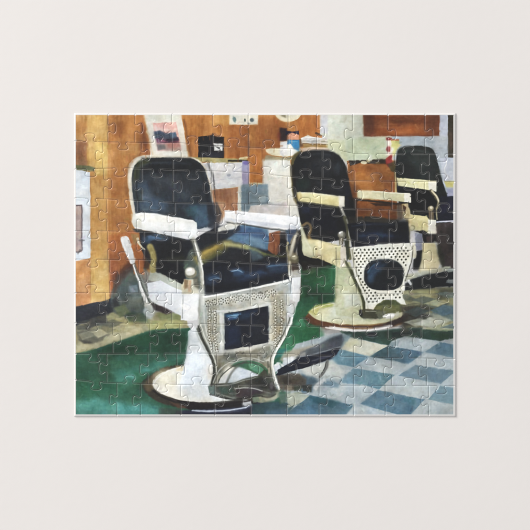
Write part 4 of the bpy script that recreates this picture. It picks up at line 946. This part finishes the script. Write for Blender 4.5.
# pale and dark squares of the floor, left
for p_, c_, a_ in [([(78, 322), (96, 318), (106, 323), (90, 328)], (70, 72, 70), .7), ([(96, 328), (112, 322), (124, 326), (108, 333)], (104, 104, 86), .6),
                   ([(90, 331), (100, 329), (108, 334), (98, 338)], (182, 176, 142), .6), ([(78, 334), (90, 331), (96, 336), (82, 340)], (142, 140, 118), .6),
                   ([(126, 316), (140, 313), (148, 318), (134, 322)], (92, 100, 84), .6), ([(410, 296), (424, 293), (434, 297), (420, 301)], (150, 146, 104), .6),
                   ([(424, 304), (438, 300), (450, 304), (436, 309)], (60, 70, 70), .6), ([(404, 322), (420, 318), (432, 322), (416, 327)], (172, 178, 164), .6),
                   ([(412, 300), (424, 296), (436, 299), (424, 304)], (84, 92, 84), .75), ([(436, 294), (448, 291), (456, 293), (456, 298), (448, 298)], (92, 104, 100), .75),
                   ([(430, 310), (444, 305), (456, 308), (456, 313), (442, 316)], (76, 98, 108), .8), ([(404, 312), (418, 307), (430, 311), (416, 317)], (66, 78, 78), .75),
                   ([(414, 324), (430, 317), (446, 321), (432, 328)], (176, 182, 172), .7), ([(424, 303.6), (437, 299.4), (450, 302), (438, 306.6)], (174, 172, 136), .6),
                   ([(440, 328), (456, 322), (456, 329)], (84, 108, 116), .7),
                   ([(100, 324), (113, 319), (123, 323), (110, 328)], (92, 96, 86), .6), ([(112, 328), (124, 323), (136, 327), (124, 332)], (184, 180, 146), .6)]:
    P(c_, p_, soft=1.8, a=a_, amp=14)
_q = np.random.RandomState(77)
_lum = CAN.mean(-1)
_gy, _gx = np.gradient(_lum + NZ['m'] * 5)
for _ in range(7000):
    x = _q.uniform(77, 453); y = _q.uniform(116, 414)
    i, j = int((y - CY0) * S), int((x - CX0) * S)
    c = CAN[i, j]
    if abs(_gx[i, j]) + abs(_gy[i, j]) > 14 and _q.rand() < .85: continue
    ang = math.atan2(_gx[i, j], -_gy[i, j]) if abs(_gx[i, j]) + abs(_gy[i, j]) > 1.2 else (math.pi / 2 if x < 325 and y < 215 else _q.uniform(-.4, .3))
    ang += _q.normal(0, .25); ln = _q.uniform(1.2, 4.5)
    dx, dy = math.cos(ang) * ln / 2, math.sin(ang) * ln / 2
    k = _q.normal(0, 1) * (6 + c.mean() * .02)
    L(np.clip(c + k + _q.normal(0, 3.2, 3), 4, 250), [(x - dx, y - dy), (x + dx, y + dy)], _q.uniform(.7, 2.2), soft=1.5, a=_q.uniform(.25, .65), tex=None)
_e = np.random.RandomState(3)
for _ in range(900):    # warm and cool flecks in the wood and on the carpet
    x, y = _e.uniform(77, 320), _e.uniform(116, 300)
    i, j = int((y - CY0) * S), int((x - CX0) * S); c = CAN[i, j]
    if c[0] > c[2] + 60 and 110 < c[0]:
        L(np.clip(c + _e.choice([-1, 1]) * np.array([24, 20, 14]) * _e.uniform(.4, 1), 0, 250), [(x, y), (x + _e.normal(0, .3), y + _e.uniform(2, 7))], _e.uniform(.6, 1.6), soft=1.6, a=.45, tex=None)
# dry-brush speckle over the whole picture
CAN *= (1 + .055 * vnoise(16, 13, 61) + .03 * vnoise(6, 6, 62))[..., None]
CAN += (NZ['f'] * 2.6)[..., None] * (CAN.mean(-1, keepdims=True) / 160 + .35)
_st = vnoise(3.2, 1.1, 51) + vnoise(1.1, 3.2, 52)
CAN += (_st * 2.2)[..., None]
# crisp the result a little
_b = CAN.copy()
for _ in range(2):
    _b[1:-1, 1:-1] = (_b[1:-1, 1:-1] * 4 + (_b[:-2, 1:-1] + _b[2:, 1:-1] + _b[1:-1, :-2] + _b[1:-1, 2:]) * 2 + _b[:-2, :-2] + _b[2:, 2:] + _b[:-2, 2:] + _b[2:, :-2]) / 16
CAN += (CAN - _b) * .45
CAN = np.clip(CAN, 6, 250)

SAT = 0.90; INK_GAIN = 1.05; CURVE = 0.30; TOE = 0.12
GAP = 0.012; BEV = 1.35; DROP = 0.54; FLARE = 0.95; EDGE_W = 0.07

# ---------------------------------------------------------------- how the card is cut
PX0, PX1, PY0, PY1 = 76.0, 453.7, 115.2, 414.6     # printed area
OX0, OX1, OY0, OY1 = 74.7, 455.5, 113.9, 416.2     # outer edge of the card
LY = [  # the nine cuts across: (x, y) they pass through
    [(76, 140.5), (96, 142), (180, 143), (215, 146), (290, 149), (340, 150.5), (356, 154), (454, 154)],
    [(76, 169), (127, 168), (180, 170), (240, 172), (288, 176.5), (330, 179), (350, 181), (454, 182)],
    [(76, 198), (125, 200), (180, 203), (224, 203.5), (300, 206), (350, 209), (454, 212)],
    [(76, 231), (145, 231.6), (200, 232), (290, 234), (340, 238), (365, 243), (454, 243)],
    [(76, 259.5), (200, 260), (245, 263), (290, 265), (340, 268), (454, 269)],
    [(76, 293), (454, 294.4)],
    [(76, 323), (200, 324), (330, 327), (454, 327.4)],
    [(76, 354), (180, 353.5), (290, 354), (350, 357), (454, 359)],
    [(76, 380), (100, 382.5), (180, 385), (454, 386)]]
KD = [  # which way each knob on a cut across points: u up, d down
    'uduuuududud', 'dddduuududu', 'ddduduudddu', 'duddudududu', 'dudududuudd',
    'uddudduudud', 'dudduduuddu', 'dudu' 'dududud', 'dudududud' 'ud']
KX = {(0, 0): 90, (0, 1): 122.5, (0, 2): 157, (0, 3): 192, (0, 4): 234, (0, 5): 268.5, (0, 8): 373, (0, 9): 408, (0, 10): 442,
      (1, 0): 90, (1, 1): 120, (1, 2): 156, (1, 3): 192.5, (1, 5): 267, (1, 6): 306, (1, 8): 377,
      (2, 0): 92, (2, 1): 121.5, (2, 2): 155.5, (2, 3): 196, (2, 5): 264, (2, 8): 375.5,
      (3, 0): 93, (3, 2): 160.5, (4, 0): 93, (4, 5): 272.5, (5, 1): 122, (5, 2): 162,
      (7, 0): 94.5, (7, 2): 161, (7, 3): 195, (8, 0): 96.5, (8, 3): 197, (8, 8): 369}
VX = [  # the ten upright cuts of every row
    [108, 135, 172, 213, 248.5, 288.5, 317, 353, 388, 425],
    [103, 141.5, 173, 209.5, 248.5, 291, 322.5, 354.5, 395, 429],
    [104, 142, 173, 212, 249, 288, 321, 355, 392, 425],
    [107, 137, 175, 215, 245, 290, 320, 357, 389, 431],
    [108, 144, 172, 217, 250, 287, 322, 354, 393, 424],
    [110, 139, 177, 213, 250.5, 291, 317, 357, 388, 430],
    [106, 146, 172, 217, 251, 287, 322, 353, 391, 421.5],
    [113, 150, 180, 213, 250, 286, 320, 354, 388, 421.5],
    [107, 148, 177, 217, 251, 288, 320, 354, 392, 427],
    [117, 140.5, 181, 215, 251, 287, 319.5, 354, 385.5, 429]]
VD = ['rrlrlrrlrr', 'lrrlrlrlrl', 'rlrlrrlrll', 'lrlrlrlrrl', 'rlrrlllrlr',
      'rrlrrlrlrl', 'lrllrrlrlr', 'rrlrlrlrrl', 'llrlrrlrll', 'llrrlrrlrl']

_rk = np.random.RandomState(12)
def knob(sc, sk):
    """knob profile: along the cut, out of the cut"""
    h = np.array([(-7.2, 0), (-5.4, -.25), (-4.1, .1), (-3.4, 1.3), (-3.7, 3.0), (-5.0, 4.3), (-5.7, 5.9), (-4.9, 7.6), (-2.6, 8.4), (0, 8.5)])
    m = h[::-1][1:] * [-1, 1]
    p = np.vstack([h, m]) * sc
    p[:, 0] += sk * np.clip(p[:, 1], 0, 99) * .1
    return _chaikin(p, 2, False)

def line_y(k, x):
    a = np.array(LY[k]); return np.interp(x, a[:, 0], a[:, 1])

def make_across(k):
    """a list of runs: ('s', pts) straight, ('k', centre x, pts) knob"""
    runs = []; x = OX0
    for c in range(11):
        lo = max([OX0] + [VX[r][c - 1] for r in (k, k + 1) if c > 0])
        hi = min([OX1] + [VX[r][c] for r in (k, k + 1) if c < 10])
        kx = KX.get((k, c), (lo + hi) / 2 + _rk.uniform(-1.5, 1.5))
        kx = min(max(kx, lo + 7.4), hi - 7.4)
        d = -1 if KD[k][c] == 'u' else 1
        p = knob(_rk.uniform(.9, 1.02), _rk.uniform(-1, 1))
        y = line_y(k, kx)
        q = np.stack([kx + p[:, 0], y + d * p[:, 1]], 1)
        # ease the knob ends onto the cut line
        for e in (0, -1): q[e, 1] = line_y(k, q[e, 0])
        xs = np.arange(x, q[0, 0], 1.0)
        if len(xs) == 0: xs = np.array([x])
        runs.append(('s', np.stack([xs, line_y(k, xs)], 1)))
        runs.append(('k', kx, q)); x = q[-1, 0]
    xs = np.append(np.arange(x, OX1, 1.0), OX1)
    runs.append(('s', np.stack([xs, line_y(k, xs)], 1)))
    return runs

ACROSS = [make_across(k) for k in range(9)]

def across_part(k, xa, xb):
    if k < 0 or k > 8:
        y = OY0 if k < 0 else OY1
        xs = np.linspace(xa, xb, max(2, int((xb - xa) / 1.0)))
        return np.stack([xs, np.full_like(xs, y)], 1)
    out = [(xa, line_y(k, xa))]
    for r in ACROSS[k]:
        if r[0] == 's':
            out += [tuple(p) for p in r[1] if xa + .25 < p[0] < xb - .25]
        elif xa < r[1] < xb:
            out += [tuple(p) for p in r[2]]
    out.append((xb, line_y(k, xb)))
    return np.array(out)

def row_y(k, x):
    return OY0 if k < 0 else OY1 if k > 8 else float(line_y(k, x))

def make_upright(r, c):
    x = VX[r][c]; y0, y1 = row_y(r - 1, x), row_y(r, x)
    ky = (y0 + y1) / 2 + _rk.uniform(-.8, .8)
    p = knob(_rk.uniform(.88, 1.0), _rk.uniform(-1, 1))
    d = 1 if VD[r][c] == 'r' else -1
    q = np.stack([x + d * p[:, 1], ky + p[:, 0]], 1)
    a = np.arange(y0, q[0, 1] - .3, 1.0); b_ = np.arange(y1, q[-1, 1] + .3, -1.0)[::-1]
    return np.vstack([np.stack([np.full_like(a, x), a], 1), q, np.stack([np.full_like(b_, x), b_], 1)])

UPRIGHT = [[make_upright(r, c) for c in range(10)] for r in range(10)]

def upright(r, c):
    if c < 0 or c > 9:
        x = OX0 if c < 0 else OX1
        ya, yb = row_y(r - 1, x), row_y(r, x)
        ys = np.linspace(ya, yb, int(yb - ya))
        return np.stack([np.full_like(ys, x), ys], 1)
    return UPRIGHT[r][c]

def piece_outline(r, c):
    xa = OX0 if c == 0 else VX[r][c - 1]; xb = OX1 if c == 10 else VX[r][c]
    top = across_part(r - 1, xa, xb); bot = across_part(r, xa, xb)[::-1]
    right = upright(r, c); left = upright(r, c - 1)[::-1]
    p = np.vstack([top, right, bot, left])
    keep = [0]
    for i in range(1, len(p)):
        if np.hypot(*(p[i] - p[keep[-1]])) > .38: keep.append(i)
    p = p[keep]
    if np.hypot(*(p[0] - p[-1])) < .38: p = p[:-1]
    return p

def offset(p, ds):
    """move every outline point inwards by ds (outline runs clockwise on screen)"""
    e = np.roll(p, -1, 0) - p; e /= np.maximum(np.hypot(e[:, 0], e[:, 1]), 1e-9)[:, None]
    n1 = np.stack([-e[:, 1], e[:, 0]], 1); n0 = np.roll(n1, 1, 0)
    n = n0 + n1; n /= np.maximum(np.hypot(n[:, 0], n[:, 1]), 1e-6)[:, None]
    k = 1 / np.clip((n * n1).sum(1), .6, 1)
    return p + n * (np.asarray(ds) * k)[:, None]

def inset(p, d):
    """offset inwards; points that would fold over at a sharp corner are gathered on that corner"""
    q = offset(p, np.full(len(p), d))
    a = p - np.roll(p, 1, 0); b_ = np.roll(p, -1, 0) - p
    ang = np.abs(np.arctan2(a[:, 0] * b_[:, 1] - a[:, 1] * b_[:, 0], (a * b_).sum(1)))
    sharp = np.where(ang > .8)[0]
    ex = np.roll(p, -1, 0) - p; L2 = (ex ** 2).sum(1) + 1e-12
    v = q[:, None, :] - p[None]
    s = np.clip((v * ex[None]).sum(2) / L2[None], 0, 1)
    dist = np.sqrt((((v - s[..., None] * ex[None]) ** 2).sum(2)).min(1))
    for i in np.where(dist < d * .965)[0]:
        if len(sharp) and i not in sharp:
            j = sharp[np.argmin(np.hypot(*(p[sharp] - p[i]).T))]
            if np.hypot(*(p[j] - p[i])) < d * 2.2: q[i] = q[j]
    return q

INK = (CAN / 255.0)
g = INK.mean(-1, keepdims=True)
INK = np.clip(g + (INK - g) * SAT, 0, 1)
INK = INK + CURVE * INK * (1 - INK) * (2 * INK - 1) - TOE * (1 - INK) ** 3 * INK
INK = np.clip(INK, .012, .97)
INKL = np.where(INK <= .04045, INK / 12.92, ((INK + .055) / 1.055) ** 2.4)
INKL = INKL * INK_GAIN
PAPER = np.array([.73, .715, .695])

def ink(xy):
    fx = np.clip((xy[:, 0] - CX0) * S - .5, 0, NW - 1.001); fy = np.clip((xy[:, 1] - CY0) * S - .5, 0, NH - 1.001)
    ix = fx.astype(int); iy = fy.astype(int); fx = (fx - ix)[:, None]; fy = (fy - iy)[:, None]
    c = (INKL[iy, ix] * (1 - fx) + INKL[iy, ix + 1] * fx) * (1 - fy) + (INKL[iy + 1, ix] * (1 - fx) + INKL[iy + 1, ix + 1] * fx) * fy
    out = (xy[:, 0] < PX0) | (xy[:, 0] > PX1) | (xy[:, 1] < PY0) | (xy[:, 1] > PY1)
    c[out] = PAPER
    return c

THICK = 1.6         # units
def inside(poly, pts):
    x, y = pts[:, 0], pts[:, 1]; r = np.zeros(len(pts), bool)
    for (x0, y0), (x1, y1) in zip(poly, np.roll(poly, -1, 0)):
        if y0 != y1: r ^= ((y0 > y) != (y1 > y)) & (x < (x1 - x0) * (y - y0) / (y1 - y0) + x0)
    return r

root = bpy.data.objects.new('jigsaw_puzzle', None); scene.collection.objects.link(root)
root.location = (0, 0, 0)
tag(root, label='assembled rectangular jigsaw puzzle printed with a painting of three old barber chairs', category='jigsaw puzzle')

def subject(x, y, r, c):
    """what the piece shows"""
    for (x0, y0, x1, y1, s) in SUBJ:
        if x0 <= x < x1 and y0 <= y < y1: break
    else: s = 'painted shop floor'
    edge = (r in (0, 9)) + (c in (0, 10))
    k = ('', 'straight-edged ', 'corner ')[edge]
    return k + 'puzzle piece printed with ' + s

SUBJ = [
    (76, 115, 95, 170, 'brown wall panelling'), (76, 170, 92, 262, 'the edge of a pale framed mirror'),
    (76, 115, 142, 236, 'orange wooden wall boards'), (76, 236, 112, 300, 'golden wooden wall boards'),
    (112, 236, 140, 300, 'a white lever grip'), (142, 115, 185, 156, 'a leaning picture frame'),
    (196, 132, 226, 158, 'a black box with white label'), (185, 115, 250, 158, 'orange wood wall'),
    (250, 115, 283, 150, 'orange wood wall and clock rim'), (283, 115, 303, 155, 'small blue bottle on a counter'),
    (303, 115, 325, 150, 'papers on a counter'), (363, 115, 440, 137, 'a brown picture on the wall'),
    (440, 115, 455, 180, 'pale wall and dark door edge'), (325, 115, 400, 160, 'pale green wall'),
    (130, 156, 214, 215, 'dark back of the nearest barber chair'), (130, 215, 200, 240, 'white armrest of the nearest chair'),
    (214, 158, 248, 210, 'white drawers and wood'), (248, 158, 292, 210, 'pale cabinet side'),
    (222, 208, 300, 232, 'white right armrest of the nearest chair'), (292, 148, 350, 192, 'dark back of the middle chair'),
    (292, 192, 350, 236, 'cream armrest of the middle chair'), (292, 236, 350, 262, 'cream arm support of the middle chair'),
    (350, 155, 397, 220, 'wooden counter front'), (396, 145, 455, 195, 'dark back of the farthest chair'),
    (396, 195, 455, 240, 'armrest of the farthest chair'), (348, 220, 408, 246, 'dark seat of the middle chair'),
    (350, 246, 411, 303, 'white pierced seat front and dark oval pad'), (408, 240, 455, 292, 'farthest chair seat and footrest'),
    (140, 240, 202, 272, 'dark side of the nearest chair seat'), (202, 236, 290, 290, 'dark blue seat cushion with golden edge'),
    (140, 272, 202, 322, 'white side rail of the nearest chair'), (202, 290, 290, 352, 'pierced white panel with dark blue pad'),
    (290, 262, 308, 303, 'silver arm post beside green floor'), (308, 262, 340, 303, 'green floor'),
    (306, 303, 410, 334, 'round cream base of the middle chair'), (276, 340, 342, 378, 'dark blue footrest'),
    (182, 322, 214, 366, 'white pedestal of the nearest chair'), (150, 364, 262, 406, 'round white base of the nearest chair'),
    (262, 352, 330, 395, 'silver footrest bracket'), (76, 300, 150, 345, 'dark skirting and chequered floor'),
    (76, 330, 190, 415, 'green floor'), (214, 352, 262, 366, 'lower edge of the pierced panel'),
    (288, 303, 345, 345, 'green floor')]

SIDES = [('outer', 0)]
N_V = 0
for r in range(10):
    for c in range(11):
        o = piece_outline(r, c)
        # orientation: clockwise on screen (y down) means positive shoelace here
        a = (o[:, 0] * np.roll(o[:, 1], -1) - np.roll(o[:, 0], -1) * o[:, 1]).sum()
        if a < 0: o = o[::-1]
        rim = ((np.abs(o[:, 0] - OX0) < .01) | (np.abs(o[:, 0] - OX1) < .01) | (np.abs(o[:, 1] - OY0) < .01) | (np.abs(o[:, 1] - OY1) < .01))
        wall = offset(o, np.where(rim, 0, GAP))
        foot = offset(o, np.where(rim, -FLARE, GAP))
        mid = inset(o, GAP + BEV * .45)
        inn = inset(o, GAP + BEV)
        n = len(o)
        # lattice of print samples inside
        x0, y0 = inn.min(0); x1, y1 = inn.max(0)
        gx = np.arange(math.floor(x0 * 2) / 2 + .25, x1, .5); gy = np.arange(math.floor(y0 * 2) / 2 + .25, y1, .5)
        lat = np.stack(np.meshgrid(gx, gy), -1).reshape(-1, 2)
        lat = lat[inside(inn, lat)]
        # keep clear of the outline
        q = inn; dmin = np.full(len(lat), 9.)
        for s in range(0, n, 8):
            dmin = np.minimum(dmin, np.min(np.hypot(lat[:, None, 0] - q[None, s:s + 8, 0], lat[:, None, 1] - q[None, s:s + 8, 1]), axis=1))
        lat = lat[dmin > .3]
        pts = np.vstack([inn, lat])
        vs, es, fs, ov, oe, of = delaunay_2d_cdt([Vector(p) for p in pts.tolist()], [], [list(range(n))], 1, 1e-6)
        vs = np.array([tuple(v) for v in vs])
        first = {}
        for i, l in enumerate(ov):
            for j in l: first[j] = i
        ring = [first.get(j) for j in range(n)]
        base = len(vs)
        lean = _rk.uniform(-.05, .05)
        topz = THICK + lean
        V = [np.column_stack([vs, np.full(len(vs), topz)])]
        V.append(np.column_stack([mid, np.where(rim, topz - .05, topz - DROP * .28)]))
        V.append(np.column_stack([wall, np.where(rim, topz - .26, topz - DROP)]))
        V.append(np.column_stack([foot, np.zeros(n)]))
        V = np.vstack(V)
        F = [tuple(f) for f in fs]
        # make top faces look up
        f0 = F[0]; A = vs[list(f0)]
        flip = ((A[1] - A[0])[0] * (A[2] - A[0])[1] - (A[1] - A[0])[1] * (A[2] - A[0])[0]) > 0   # y is down
        if flip: F = [f[::-1] for f in F]
        for i in range(n):
            j = (i + 1) % n
            m0, w0, d0 = base, base + n, base + 2 * n
            if ring[i] == ring[j]: F.append((ring[i], m0 + j, m0 + i))
            else: F.append((ring[i], ring[j], m0 + j, m0 + i))
            F.append((m0 + i, m0 + j, w0 + j, w0 + i))
            F.append((w0 + i, w0 + j, d0 + j, d0 + i))
        colr = np.ones((len(V), 4), np.float32)
        colr[:, :3] = ink(V[:, :2])
        colr[base:base + 2 * n, :3] = colr[base:base + 2 * n, :3] * (1 - EDGE_W) + PAPER * EDGE_W
        rm = np.concatenate([rim, rim])
        colr[base:base + 2 * n][rm, :3] = PAPER
        colr[base + 2 * n:, :3] = PAPER
        cx, cy = (VX[r][c - 1] if c else 76) * .5 + (VX[r][c] if c < 10 else 454) * .5, (row_y(r - 1, o[:, 0].mean()) + row_y(r, o[:, 0].mean())) / 2
        W = np.column_stack([(V[:, 0] - MID) * U - wx(cx), (MID - V[:, 1]) * U - wy(cy), V[:, 2] * U])
        kind = ('inner_piece', 'edge_piece', 'corner_piece')[(r in (0, 9)) + (c in (0, 10))]
        me = bpy.data.meshes.new(kind)
        me.from_pydata(W.tolist(), [], F)
        at_ = me.color_attributes.new('ink', 'FLOAT_COLOR', 'POINT')
        at_.data.foreach_set('color', colr.ravel())
        me.shade_smooth()
        me.materials.append(m_print)
        ob = bpy.data.objects.new(kind, me); scene.collection.objects.link(ob)
        ob.parent = root; ob.location = (wx(cx), wy(cy), 0.00002)
        ob['label'] = subject(cx, cy, r, c)
        N_V += len(V)
print('pieces built, vertices:', N_V)
